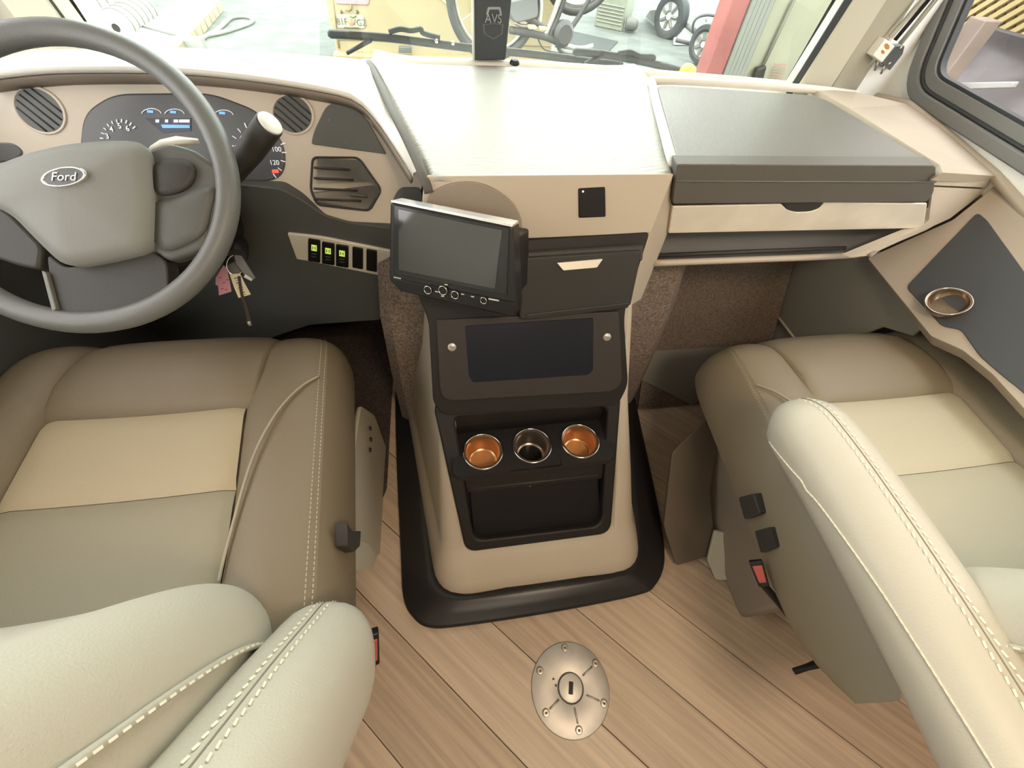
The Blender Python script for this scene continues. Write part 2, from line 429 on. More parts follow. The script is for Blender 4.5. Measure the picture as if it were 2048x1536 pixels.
for t in (0, .02, .06, .15, .35, .6, .85, 1):
    rows.append([a.lerp(b, t)+Vector((0, 0, .012*math.sin(PI*min(1, t*1.0))*(1 if i < 30 else .4))) for i, (a, b) in enumerate(zip(h2, b2))])
lip = [p+Vector((0, .004, -.010)) for p in h2]; lip2 = [p+Vector((.0, .03, -.016)) for p in h2]; lip3 = [p+Vector((0, .20, -.03)) for p in h2]
grid('instrument_hood', [lip3, lip2, lip]+rows+[[p+Vector((0, .03, -.04)) for p in b2]], BEIGE_L, dash)
# dark inner face under the hood lip
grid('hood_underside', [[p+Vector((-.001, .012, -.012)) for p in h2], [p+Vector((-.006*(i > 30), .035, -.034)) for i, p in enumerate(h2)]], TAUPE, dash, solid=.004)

# centre pad with rolled sides
padF = [Z(858, 362, .908), Z(872, 352, .917), Z(900, 348, .92), Z(1100, 347, .92), Z(1320, 344, .92), Z(1338, 343, .917), Z(1350, 345, .908)]
padB = [Z(738, 124, .94), Z(752, 127, .955), Z(785, 127, .945), Z(1010, 132, .945), Z(1275, 150, .945), Z(1292, 154, .955), Z(1304, 160, .942)]
rows = []
NR = 18
for i in range(NR+1):
    t = i/NR; row = []
    for j, (a, b) in enumerate(zip(padF, padB)):
        p = a.lerp(b, t)
        if 1 < j < 5: p = p - Vector((0, 0, .010*min(1, (1-t)*0+1)))
        if j in (1, 5): p = p + Vector((0, 0, .006))
        row.append(p)
    rows.append(row)
rows.append([p+Vector((0, .10, .001)) for p in rows[-1]])
f0 = [p+Vector((0, -.004, -.012)) for p in rows[0]]; f1 = [p+Vector((0, .012, -.020)) for p in rows[0]]
rows = [f1, f0, [p+Vector((0, -.003, -.004)) for p in rows[0]]]+rows
for i, r in enumerate(rows): rows[i] = [r[0]+Vector((0, 0, -.03))]+r+[r[-1]+Vector((0, 0, -.03))]
pad = grid('center_pad', rows, PADVINYL, dash, subsurf=2)
# strip of trim between pad and glass
back = [Z(x, y, .942) for x, y in ((725, 121), (850, 118), (1030, 121), (1200, 132), (1320, 143), (1480, 155), (1600, 167), (1712, 184))]
grid('rear_trim', [[p+Vector((0, -.02, -.012)) for p in back], [p+Vector((0, -.015, .0055)) for p in back], [p+Vector((0, .0, .0055)) for p in back], [p+Vector((0, .02, -.01)) for p in back], [p+Vector((0, .06, -.05)) for p in back]], BEIGE_L, dash, subsurf=1)
lathe('sun_sensor', Z(1029, 127, .948), (0, -.2, 1), [(.0, .010), (.008, .009), (.012, .004), (.013, 0)], BLACKS, dash, ns=20)
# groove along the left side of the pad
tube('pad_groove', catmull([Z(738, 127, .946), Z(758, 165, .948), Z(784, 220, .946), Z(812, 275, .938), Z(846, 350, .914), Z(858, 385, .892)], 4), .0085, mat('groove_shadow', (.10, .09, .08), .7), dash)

# passenger lid
lp = Plane(Y(1350, 331, .725), Y(1869, 333, .725), Z(1480, 168, .955))
top = rnd([lp.at(1312, 168), lp.at(1640, 190), lp.at(1872, 330), lp.at(1356, 328)], [.03, .05, .02, .01], 6)
lid = slab('storage_lid', top, .03, GREYLID, dash, bevel=.006, seg=3)
fp = Plane(Y(1350, 329, .722), Y(1870, 332, .722), Y(1345, 408, .735))
slab('lid_lip', rnd([fp.at(1354, 329), fp.at(1873, 331), fp.at(1868, 385), fp.at(1855, 404), fp.at(1345, 408)], [.004, .012, .01, .01, .006], 5), .03, GREYLIP, lid, bevel=.007, seg=3)
tube('lip_crease', [fp.at(1352, 362, .001), fp.at(1600, 363, .001), fp.at(1872, 364, .001)], .0018, GREYLID, lid, ns=6)
# raised beige rim round the lid
rim = [lp.at(1348, 336, -.03), lp.at(1343, 318, -.006), lp.at(1330, 270, -.001), lp.at(1306, 174, .001), lp.at(1320, 161, .001), lp.at(1500, 170, .0), lp.at(1650, 181, -.006), lp.at(1700, 190, -.016)]
tube('lid_rim', catmull(rim, 6), .009, BEIGE_L, dash, ns=10)
# dash top right of the lid, running to the side wall
grid('corner_top', [[lp.at(1625, 176, -.004), lp.at(1700, 217, -.004), lp.at(1780, 268, -.004), lp.at(1880, 330, -.004), lp.at(1885, 345, -.006)],
    [lp.at(1712, 184, -.0), X(1815, 208, 1.12), X(1880, 254, 1.13), X(1985, 346, 1.13), X(1990, 352, 1.13)]], BEIGE, dash, smooth=False, solid=.02)
grid('lid_well', [[lp.at(x, y, -.03) for x, y in ((1290, 150), (1660, 175), (1890, 330))], [lp.at(x, y, -.03) for x, y in ((1345, 340), (1600, 345), (1890, 345))]], BEIGE, dash, solid=.02)
# silver strip with scooped handle, and the open tray under it
sp = Plane(Y(1345, 412, .745), Y(1852, 406, .745), Y(1340, 466, .75))
slab('dark_gap', [sp.at(1346, 404, -.004), sp.at(1858, 398, -.004), sp.at(1856, 416, -.004), sp.at(1345, 418, -.004)], .03, BLACK, dash, bevel=.001)
slab('silver_strip', rnd([sp.at(1346, 413), sp.at(1563, 408), sp.at(1575, 420), sp.at(1592, 424), sp.at(1622, 423), sp.at(1640, 416), sp.at(1648, 405), sp.at(1855, 407), sp.at(1848, 452), sp.at(1838, 457), sp.at(1337, 467)], [0, 0, .006, .006, .006, .006, 0, .004, .01, .004, .003], 4), .02, SILVER, dash, bevel=.002)
slab('scoop_handle', rnd([sp.at(1562, 404, .002), sp.at(1650, 402, .002), sp.at(1638, 417, .002), sp.at(1620, 423, .002), sp.at(1594, 424, .002), sp.at(1576, 419, .002)], .006, 4), .012, CHAR, dash, bevel=.004, seg=3)
tp = Plane(Y(1320, 470, .80), Y(1830, 460, .80), Y(1312, 520, .76))
slab('tray_back', [tp.at(1322, 462, -.02), tp.at(1842, 450, -.02), tp.at(1700, 512, -.02), tp.at(1308, 524, -.02)], .01, GREYLIP, dash, bevel=0)
tube('tray_edge', [tp.at(1312, 511, .004), tp.at(1500, 503, .004), tp.at(1690, 496, .004)], .005, CHAR, dash, ns=8)
tube('tray_rim', catmull([tp.at(1308, 526, .004), tp.at(1500, 519, .004), tp.at(1690, 511, .004), tp.at(1735, 500, .006), tp.at(1850, 455, .01), tp.at(1862, 440, .012)], 5), .008, BEIGE, dash, ns=8)
# beige end panel to the right of the lid and strip
ep = Plane(Y(1876, 342, .742), Y(1850, 455, .752), X(1984, 350, 1.13))
slab('end_cap', rnd([ep.at(1873, 343), ep.at(1988, 346), ep.at(1975, 376), ep.at(1866, 371)], .006, 4), .02, BEIGE, dash, bevel=.003)
slab('end_panel', rnd([ep.at(1866, 374), ep.at(1975, 379), ep.at(1900, 437), ep.at(1735, 512), ep.at(1700, 515), ep.at(1840, 457), ep.at(1858, 440)], .004, 4), .02, BEIGE, dash, bevel=.003)
box('hinge_pin', ep.at(1745, 508, .004), (.03, .008, .006), TAUPE, dash, rot=.5, bevel=.002)

# centre fascia under the pad
cf = Plane(Y(870, 366, .722), Y(1342, 356, .722), Y(1300, 465, .69))
slab('center_fascia', rnd([cf.at(848, 352), cf.at(1348, 348), cf.at(1302, 466), cf.at(1040, 478), cf.at(840, 470)], .003, 3), .03, BEIGE, dash, bevel=.004)
slab('recess_shade', rnd([cf.at(846, 470, .004), cf.at(846, 396, .004), cf.at(895, 364, .004), cf.at(965, 362, .004), cf.at(1025, 400, .004), cf.at(1046, 440, .004), cf.at(1042, 478, .004)], [.004, .03, .05, .05, .05, .04, .004], 7), .01, TAUPE, dash, bevel=.006, seg=3)  # raised panel, the shading of the recess put into its darker taupe
slab('blank_switch', rnd([cf.at(1157, 377, .003), cf.at(1211, 374, .003), cf.at(1212, 434, .003), cf.at(1158, 436, .003)], .003, 3), .012, BLACKS, dash, bevel=.002)
lathe('indicator_led', cf.at(1166, 383, .003), cf.n, [(.0, .0015), (.0018, .001), (.002, 0)], WHITELIT, dash, ns=10)
side = Plane(Y(1342, 350, .735), Y(1300, 466, .695), Y(1338, 460, .76))
slab('fascia_side', [Y(1344, 350, .728), Y(1352, 348, .76), Y(1340, 460, .765), Y(1312, 523, .76), Y(1282, 600, .74), Y(1256, 616, .66), Y(1301, 464, .69)], .02, BEIGE, dash, bevel=.004)

# driver fascia, inclined, with the instrument opening
dp = Plane(Y(60, 220, 1.0), Y(590, 220, .985), Y(560, 370, .925))
slab('driver_fascia', rnd([dp.at(-70, 150), dp.at(120, 125), dp.at(345, 126), dp.at(510, 140), dp.at(640, 160), dp.at(728, 195), dp.at(775, 265), dp.at(846, 360), dp.at(830, 452), dp.at(805, 458), dp.at(690, 441), dp.at(640, 425), dp.at(590, 390), dp.at(560, 378), dp.at(470, 372), dp.at(300, 420), dp.at(-80, 430)], .004, 3), .02, mat('beige_fascia', (.52, .46, .385), .5, bump=.12, bscale=500), dash, bevel=.003)
CL = slab('cluster_face', rnd([dp.at(158, 300, .002), dp.at(165, 225, .002), dp.at(225, 186, .002), dp.at(420, 184, .002), dp.at(520, 222, .002), dp.at(572, 290, .002), dp.at(570, 350, .002), dp.at(535, 366, .002), dp.at(470, 362, .002), dp.at(320, 400, .002), dp.at(160, 400, .002)], .03, 7), .02, mat('cluster_black', (.085, .088, .094), .32), dash, bevel=.004)  # cluster face lightened to carry lens haze in its colour
q = .0035
def dial(cx, cy, a0, a1, nt, labels, rx, ry):
    for k in range(nt):
        a = math.radians(a0+(a1-a0)*k/(nt-1)); c, s = math.cos(a), math.sin(a)
        p0, p1 = dp.at(cx+rx*c, cy-ry*s, q), dp.at(cx+rx*.84*c, cy-ry*.84*s, q)
        v, f = tubegeo([p0, p1], .0010, 4); mk('tick', v, f, WHITELIT, CL)
    for a, s_ in labels:
        a = math.radians(a); p = dp.at(cx+rx*.66*math.cos(a), cy-ry*.66*math.sin(a), q)
        text('numeral', s_, p, (1, 0, 0), dp.n, .013, WHITELIT, CL)
dial(240, 280, 190, 40, 11, [(165, '3'), (130, '4'), (92, '5'), (55, '6')], 40, 42)
dial(515, 305, 200, -50, 16, [(168, '20'), (140, '40'), (112, '60'), (75, '80'), (8, '100'), (-28, '120')], 58, 66)
for cx, cy in ((303, 223), (349, 224), (447, 226)):
    pts = [dp.at(cx+20*math.cos(math.radians(a)), cy+6-12*math.sin(math.radians(a)), q) for a in range(10, 171, 16)]
    tube('gauge_arc', pts, .0008, WHITELIT, CL, ns=4)
    slab('gauge_bar', [dp.at(cx-9, cy-3, q), dp.at(cx+3, cy-2, q), dp.at(cx+3, cy+3, q), dp.at(cx-9, cy+2, q)], .001, BLUELIT, CL, bevel=0)
slab('message_panel', [dp.at(290, 236, .003), dp.at(382, 236, .003), dp.at(382, 262, .003), dp.at(325, 266, .003)], .001, mat('panel_blue', (.03, .035, .06), .3), CL, bevel=0)
slab('message_bar', [dp.at(322, 249, q+.001), dp.at(379, 250, q+.001), dp.at(379, 256, q+.001), dp.at(325, 256, q+.001)], .001, BLUELIT, CL, bevel=0)
for a, b in ((311, 318), (330, 336), (347, 356), (358, 379)):
    slab('message_mark', [dp.at(a, 239, q+.001), dp.at(b, 239, q+.001), dp.at(b, 245, q+.001), dp.at(a, 245, q+.001)], .001, WHITELIT, CL, bevel=0)
slab('warning_light', rnd([dp.at(544, 339, q), dp.at(557, 339, q), dp.at(557, 346, q), dp.at(544, 346, q)], .001, 2), .001, REDLIT, CL, bevel=0)

def vent(px, label_, r=.0):
    o = slab('air_vent', rnd([dp.at(x, y, .002) for x, y in px], r, 6), .02, DARKVENT, dash, bevel=.003); return o
def ellpts(cx, cy, rx, ry, rot, n=28, off=.002, plane=dp):
    c, s = math.cos(math.radians(rot)), math.sin(math.radians(rot)); out = []
    for k in range(n):
        a = 2*PI*k/n; x, y = rx*math.cos(a), ry*math.sin(a); out.append(plane.at(cx+x*c-y*s, cy+x*s+y*c, off))
    return out
for (cx, cy, rx, ry, rot) in ((78, 220, 56, 38, 38), (585, 228, 42, 36, 40)):
    frame('vent_ring', ellpts(cx, cy, rx+4, ry+4, rot, off=.003), ellpts(cx, cy, rx-3, ry-3, rot, off=.001), .012, mat('beige_fascia', (0, 0, 0)), dash, bevel=.002)
    slab('air_vent', ellpts(cx, cy, rx, ry, rot, off=.0015), .02, DARKVENT, dash, bevel=.001)
    for k in range(-2, 3):
        yy = k*ry*.32; w = math.sqrt(max(0, 1-(yy/ry)**2))*rx*.9; c, s = math.cos(math.radians(rot)), math.sin(math.radians(rot))
        tube('vent_vane', [dp.at(cx-w*c-yy*s, cy-w*s+yy*c, .002), dp.at(cx+w*c-yy*s, cy+w*s+yy*c, .002)], .0016, CHAR, dash, ns=5)
slab('knob_panel', rnd([dp.at(-40, 285, .002), dp.at(25, 284, .002), dp.at(50, 305, .002), dp.at(30, 322, .002), dp.at(-40, 330, .002)], .015, 5), .02, DARKVENT, dash, bevel=.003)
slab('climate_panel', rnd([dp.at(655, 205, .003), dp.at(700, 206, .003), dp.at(735, 240, .003), dp.at(772, 308, .003), dp.at(622, 288, .003), dp.at(628, 262, .003)], [.02, .02, .01, .003, .006, .01], 5), .02, DARKVENT, dash, bevel=.003)
for x, y in ((658, 240), (692, 285)): lathe('panel_mark', dp.at(x, y, .004), dp.n, [(0, .001), (.002, .001), (.002, 0)], mat('panel_grey_mark', (.14, .15, .15), .5), dash, ns=8)
lv = [(622, 312), (718, 313), (765, 380), (740, 424), (632, 412), (618, 380)]
frame('vent_bezel', rnd([dp.at(x, y, .003) for x, y in lv], .012, 5), rnd([dp.at(692+(x-692)*.93, 366+(y-366)*.92, .002) for x, y in lv], .011, 5), .015, CHAR, dash, bevel=.002)
slab('air_vent', rnd([dp.at(692+(x-692)*.94, 366+(y-366)*.94, .0) for x, y in lv], .011, 5), .01, DARKVENT, dash, bevel=0)
for k in range(4):
    y = 335+k*21; tube('vent_vane', [dp.at(628, y, .003), dp.at(700+(y-335)*.35, y+4, .003)], .0022, CHAR, dash, ns=6)
tube('vent_slider', [dp.at(700, 389, .006), dp.at(735, 392, .006)], .003, mat('slider_grey', (.10, .10, .095), .5), dash, ns=6)
slab('recess_pocket', rnd([dp.at(786, 395, .002), dp.at(800, 374, .002), dp.at(842, 374, .002), dp.at(850, 420, .002), dp.at(784, 440, .002)], .012, 5), .015, DARKVENT, dash, bevel=.002)

# dark knee panel below, with the switch strip
kp = Plane(Y(560, 380, .90), Y(800, 460, .86), Y(480, 600, .98))
slab('knee_panel', rnd([kp.at(-80, 380), kp.at(300, 385), kp.at(470, 368), kp.at(560, 378), kp.at(600, 398), kp.at(650, 432), kp.at(700, 446), kp.at(830, 462), kp.at(810, 580), kp.at(760, 640), kp.at(620, 650), kp.at(500, 690), kp.at(100, 720), kp.at(-80, 720)], .01, 4), .03, mat('knee_charcoal', (.085, .089, .085), .55, spec=.35, bump=.15), dash, bevel=.004)  # knee panel charcoal includes a share of lens haze in its tone
SWP = slab('switch_strip', rnd([kp.at(574, 467, .006), kp.at(640, 474, .006), kp.at(782, 502, .006), kp.at(782, 556, .006), kp.at(612, 522, .006), kp.at(593, 519, .006)], [.004, .02, .003, .003, .01, .004], 4), .02, SILVER, dash, bevel=.002)
for i, (cx, cy, w, h, lit) in enumerate(((628, 502, 24, 44, 1), (656, 508, 25, 43, 1), (684, 513, 25, 43, 1), (715, 517, 21, 41, 0), (743, 522, 21, 42, 0))):
    P = lambda u, v, off: kp.at(cx+u*w/2, cy+v*h/2+u*2, off)
    sw = slab('rocker_switch', rnd([P(-1, -1, .010), P(1, -1, .010), P(1, 1, .010), P(-1, 1, .010)], .003, 3), .012, BLACKS, SWP, bevel=.0015)
    if lit:
        slab('lit_symbol', [P(-.45, -.52, .011), P(.45, -.52, .011), P(.45, .0, .011), P(-.45, .0, .011)], .0012, GREENLED, SWP, bevel=0)
        for u in (-.2, .2): slab('symbol_stroke', [P(u-.1, -.38, .0115), P(u+.06, -.38, .0115), P(u+.06, -.14, .0115), P(u-.1, -.14, .0115)], .0012, mat('olive_print', (.25, .35, .05), .6), SWP, bevel=0)
        for v in (.25, .5): slab('switch_print', [P(-.4, v, .0105), P(.4, v, .0105), P(.4, v+.06, .0105), P(-.4, v+.06, .0105)], .0006, mat('grey_print', (.10, .10, .10), .6), SWP, bevel=0)

# ------------------------------------------------------------------ centre console
con = thing('center_console', 'beige and black console stepping down from the dash to the plank floor', 'console', (0, .6, 0))
def cons_row(z, y0, hw0, y1, hw1, r, rec):
    L = rnd([(-hw0, y0, z), (hw0, y0, z), (hw1, y1, z), (-hw1, y1, z)], [r, r, .02, .02], 6)
    fr = [Vector((x, y0+rec*k, z)) for x, k in ((-.150, 0), (-.1505 if rec == 0 else -.150, 1), (-.08, 1), (.08, 1), (.1505 if rec == 0 else .150, 1), (.150, 0))]
    for p, x in zip((fr[0], fr[1], fr[4], fr[5]), (-.206, -.205, .205, .206)): p.x = x
    if rec == 0: fr[1].x, fr[4].x = -.15, .15
    return L[:7]+fr+L[7:]
levels = [(.02, .224, .290, .98, .40, .08, 0), (.045, .226, .288, .98, .40, .08, 0), (.08, .250, .280, .98, .40, .07, 0), (.115, .290, .270, .98, .39, .05, 0), (.138, .316, .264, .98, .38, .045, 0), (.140, .318, .264, .98, .38, .045, .10), (.26, .412, .254, .98, .36, .04, .10), (.42, .552, .242, .96, .31, .03, .06), (.62, .640, .222, .84, .25, .03, .04), (.78, .735, .21, .82, .23, .03, .02)]
grid('console_body', [cons_row(*l) for l in levels], BEIGE, con, close=True, caps=True, bevel=0)
# black trim skirt on the floor round the body
so = [Z(790, 715, .005), Z(794, 900, .005), Z(803, 1110, .005), Z(808, 1195, .005), Z(826, 1235, .005), Z(860, 1256, .005), Z(930, 1252, .005), Z(1100, 1226, .005), Z(1270, 1192, .005), Z(1308, 1172, .005), Z(1326, 1125, .005), Z(1320, 1050, .005), Z(1300, 950, .005), Z(1285, 880, .005), Z(1262, 770, .005)]
si = [Z(808, 715, .05), Z(828, 900, .05), Z(845, 1110, .05), Z(852, 1160, .05), Z(866, 1186, .05), Z(900, 1203, .05), Z(960, 1200, .05), Z(1100, 1182, .05), Z(1235, 1158, .05), Z(1270, 1142, .05), Z(1284, 1105, .05), Z(1282, 1030, .05), Z(1272, 940, .05), Z(1262, 870, .05), Z(1248, 760, .05)]
so, si = catmull(so, 5), catmull(si, 5)
cc_ = Vector((0, .9, .04)); si2 = [p+(Vector((cc_.x, max(p.y, .30), p.z))-p).normalized()*.04+Vector((0, 0, .002)) for p in si]
rows = [so, [p+Vector((0, 0, .012)) for p in so], [a.lerp(b, .12)+Vector((0, 0, .010)) for a, b in zip(so, si)], [a.lerp(b, .5)+Vector((0, 0, .006)) for a, b in zip(so, si)], si, si2, [p+Vector((0, 0, -.045)) for p in si2]]
grid('floor_skirt', rows, mat('black_skirt', (.016, .014, .014), .35), con)
# lower front: black surround, cup shelf, sloping pocket
tpn = Plane(Z(934, 1102, .135), Z(1213, 1064, .135), Z(897, 850, .405))
n_ = 6
def lift(L, off): return rnd([tpn.at(x, y, off) for x, y in L], [.02, .02, .035, .03], 8)
ou = [(866, 812), (1243, 790), (1222, 1068), (932, 1106)]
frame('tray_surround', lift(ou, .016), lift([(908, 835), (1216, 814), (1204, 1052), (948, 1082)], .016), .085, BLACK, con, bevel=.006, seg=3)
slab('tray_floor', [tpn.at(x, y, -.024) for x, y in ((922, 965), (1214, 938), (1206, 1056), (946, 1086))], .01, BLACKS, con, bevel=0)
SZ = .355
c3 = [Z(966, 903, SZ), Z(1064, 891, SZ), Z(1160, 882, SZ)]
cr = .047
shelf = []
u_ = (c3[2]-c3[0]).normalized(); w_ = Vector((-u_.y, u_.x, 0)); hwid = (c3[2]-c3[0]).length/4
sv, sf = [], []
for ci, c in enumerate(c3):
    b = len(sv); N = 32
    for k in range(N):
        a = 2*PI*k/N; ca, sa = math.cos(a), math.sin(a); m_ = max(abs(ca)/hwid, abs(sa)/.062)
        sv.append(c+u_*ca*cr+w_*sa*cr); sv.append(c+u_*(ca/m_)+w_*(sa/m_)); sv.append(c+u_*ca*cr+w_*sa*cr+Vector((0, 0, -.012)))
    for k in range(N):
        j = (k+1) % N; sf.append([b+3*k, b+3*j, b+3*j+1, b+3*k+1]); sf.append([b+3*k+2, b+3*j+2, b+3*j, b+3*k])
a0 = c3[0]-u_*hwid; a1 = c3[2]+u_*hwid
SE = .014
for s0, s1 in ((a0, a0-u_*SE), (a1, a1+u_*SE)):
    b = len(sv); sv += [s0-w_*.062, s0+w_*.062, s1+w_*.05, s1-w_*.05]; sf.append([b, b+1, b+2, b+3])
fe = [a0-u_*SE-w_*.05, a0-w_*.062, a1-w_*.062, a1+u_*SE-w_*.05]
b = len(sv); sv += fe+[p-w_*.004+Vector((0, 0, -.012)) for p in fe]
for k in range(3): sf.append([b+k, b+k+1, b+k+5, b+k+4])
mk('cup_shelf', sv, sf, BLACK, con)
bk_ = [a0-u_*.03+w_*.05, a0+w_*.062, a1+w_*.062, a1+u_*.03+w_*.05]
grid('shelf_back', [bk_, [p+w_*.012+Vector((0, 0, .03)) for p in bk_], [p+w_*.03+Vector((0, 0, .16)) for p in bk_]], BLACK, con, solid=.004)
for i, c in enumerate(c3):
    cup = lathe('cup_holder', c+Vector((0, 0, -.055)), (0, 0, 1), [(0, 0), (.030, 0), (.036, .004), (.041, .05), (.0425, .0555), (.049, .0575), (.0505, .056), (.049, .0545), (.044, .050), (.039, 0.0), (.03, -.004), (0, -.004)], AMBER_REFL if i != 1 else mat('dark_steel', (.38, .30, .25), .25, metal=.9), con, ns=40)
    tube('cup_rim', [c+Vector((.0485*math.cos(2*PI*k/40), .0485*math.sin(2*PI*k/40), .002)) for k in range(40)], .0018, CHROME, cup, ns=8, closed=True)
    lathe('cup_base', c+Vector((0, 0, -.0545)), (0, 0, 1), [(0, .001), (.029, .001), (.034, .0)], mat('amber_reflection_base', (.62, .33, .14), .5, metal=.35) if i != 1 else BLACKS, cup, ns=30)  # orange base colour carries the warm reflection inside the steel cup
slab('pocket_face', rnd([tpn.at(926, 950, .004), tpn.at(1210, 924, .004), tpn.at(1204, 958, .0), tpn.at(934, 986, .0)], .004, 3), .012, BLACK, con, bevel=.003)
slab('pocket_floor', rnd([tpn.at(938, 983, -.006), tpn.at(1196, 955, -.006), tpn.at(1204, 1048, -.010), tpn.at(948, 1078, -.010)], .008, 4), .01, BLACKS, con, bevel=.003)
tube('pocket_lip', [tpn.at(938, 978, .0), tpn.at(1196, 950, .0)], .003, CHAR, con, ns=6)
lathe('pocket_screw', tpn.at(1060, 972, .003), tpn.n, [(0, .001), (.002, .001), (.0025, 0)], CHROME, con, ns=8)

# main black fascia with lower pocket panel
up = Plane(Y(1045, 475, .69), Y(1300, 462, .69), Y(880, 805, .53))
mo = rnd([up.at(1040, 479), up.at(1301, 463), up.at(1252, 615), up.at(1249, 640), up.at(1257, 770), up.at(1236, 812), up.at(888, 832), up.at(866, 806), up.at(857, 640), up.at(835, 590), up.at(835, 480)], [.004, .012, .02, .02, .02, .02, .015, .015, .02, .01, .004], 5)
slab('main_bezel', mo, .045, BLACK, con, bevel=.008, seg=3)
slab('radio_panel', rnd([up.at(872, 640, .006), up.at(1238, 622, .006), up.at(1246, 765, .006), up.at(1228, 784, .006), up.at(896, 803, .006), up.at(880, 790, .006)], [.004, .004, .02, .02, .02, .02], 5), .02, mat('brown_black_panel', (.034, .029, .026), .5, spec=.35, bump=.1), con, bevel=.006, seg=3)
slab('pocket_recess', rnd([up.at(930, 652, .0075), up.at(1187, 636, .0075), up.at(1186, 741, .0075), up.at(1176, 750, .0075), up.at(946, 765, .0075), up.at(938, 752, .0075)], .004, 4), .01, mat('blue_black_recess', (.010, .011, .018), .35, spec=.3), con, bevel=.001)
for x, y in ((904, 694), (1214, 674)):
    sc = lathe('panel_screw', up.at(x, y, .006), up.n, [(0, .004), (.005, .0036), (.0085, .002), (.009, 0)], STEEL, con, ns=20)
    a, b2_ = up.at(x-5, y-1, .0102), up.at(x+5, y+1, .0102)
    v, f = tubegeo([a, b2_], .0009, 4); mk('screw_slot', v, f, PRINT, sc)
# bin drawer with silver handle, right of the screen
dr = slab('bin_drawer', rnd([up.at(1040, 515, .030), up.at(1285, 500, .030), up.at(1262, 612, .022), up.at(1040, 640, .022)], .006, 4), .05, mat('bin_black', (.030, .029, .027), .45, spec=.35, bump=.1), con, bevel=.005, seg=3)
slab('bin_top_edge', rnd([up.at(1045, 504, .022), up.at(1288, 489, .022), up.at(1286, 522, .024), up.at(1042, 538, .024)], .005, 4), .03, CHAR, dr, bevel=.004)
slab('bin_handle', rnd([up.at(1114, 526, .034), up.at(1206, 518, .034), up.at(1194, 535, .034), up.at(1127, 541, .034)], .002, 3), .006, SILVER, dr, bevel=.001)
slab('bin_lower_lip', rnd([up.at(1052, 630, .026), up.at(1260, 606, .026), up.at(1256, 616, .02), up.at(1052, 640, .02)], .002, 3), .02, CHAR, dr, bevel=.002)

# ------------------------------------------------------------------ touchscreen turned to the driver
sp2 = Plane(Y(780, 402, .66), Y(1025, 450, .565), Y(778, 560, .625))
ts = thing('touchscreen', 'black touchscreen stereo with bright silver top edge, tilted toward the driver', 'touchscreen', tuple(sp2.at(900, 520)))
slab('screen_housing', rnd([sp2.at(780, 404), sp2.at(1026, 452), sp2.at(1034, 622), sp2.at(1028, 636), sp2.at(800, 583), sp2.at(778, 560)], .006, 4), .035, mat('stereo_black', (.018, .017, .017), .35, spec=.35), ts, bevel=.003)
slab('top_edge', [sp2.at(781, 401, .002), sp2.at(1025, 449, .002), sp2.at(1025, 455, .002), sp2.at(782, 405, .002)], .034, mat('silver_edge', (.9, .9, .88), .22, metal=.9), ts, bevel=.001)
slab('screen_glass', rnd([sp2.at(788, 410, .0015), sp2.at(1018, 456, .0015), sp2.at(1014, 590, .0015), sp2.at(786, 548, .0015)], .003, 3), .004, mat('glossy_border', (.015, .016, .017), .12), ts, bevel=.0008)
slab('display', [sp2.at(796, 418, .0025), sp2.at(1004, 460, .0025), sp2.at(990, 578, .0025), sp2.at(797, 540, .0025)], .003, SCREEN, ts, bevel=.0005)
slab('button_bar', rnd([sp2.at(784, 556, .003), sp2.at(1030, 606, .003), sp2.at(1031, 634, .003), sp2.at(800, 582, .003)], .005, 4), .02, BLACKS, ts, bevel=.003)
for x, y, r in ((857, 579, 7), (887, 580, 8), (911, 589, 7), (968, 600, 6)):
    o = sp2.at(x, y, .003); rr = (sp2.at(x+r, y, .003)-o).length
    bt = lathe('round_button', o, sp2.n, [(0, .004), (rr*.8, .004), (rr, .002), (rr, 0)], BLACKS, ts, ns=20)
    u, w, nn = axes(sp2.n)
    tube('button_ring', [o+nn*.003+(u*math.cos(2*PI*k/24)+w*math.sin(2*PI*k/24))*rr for k in range(24)], .0007, CHROME, bt, ns=5, closed=True)
for x, y in ((873, 583), (885, 592), (925, 588), (945, 593), (892, 569)):
    slab('small_mark', [sp2.at(x-3, y-1, .0035), sp2.at(x+3, y, .0035), sp2.at(x+3, y+2, .0035), sp2.at(x-3, y+1, .0035)], .001, mat('pale_mark', (.6, .55, .45), .4), ts, bevel=0)
slab('badge_mark', [sp2.at(787, 553, .0035), sp2.at(802, 556, .0035), sp2.at(802, 558.5, .0035), sp2.at(787, 555.5, .0035)], .001, CHROME, ts, bevel=0)
slab('badge_mark', [sp2.at(977, 596, .0035), sp2.at(998, 600, .0035), sp2.at(998, 603, .0035), sp2.at(977, 599, .0035)], .001, CHROME, ts, bevel=0)
slab('bracket_arm', [sp2.at(960, 470, -.035), sp2.at(1026, 480, -.035), sp2.at(1028, 600, -.035), sp2.at(960, 590, -.035)], .10, BLACK, ts, bevel=.004)

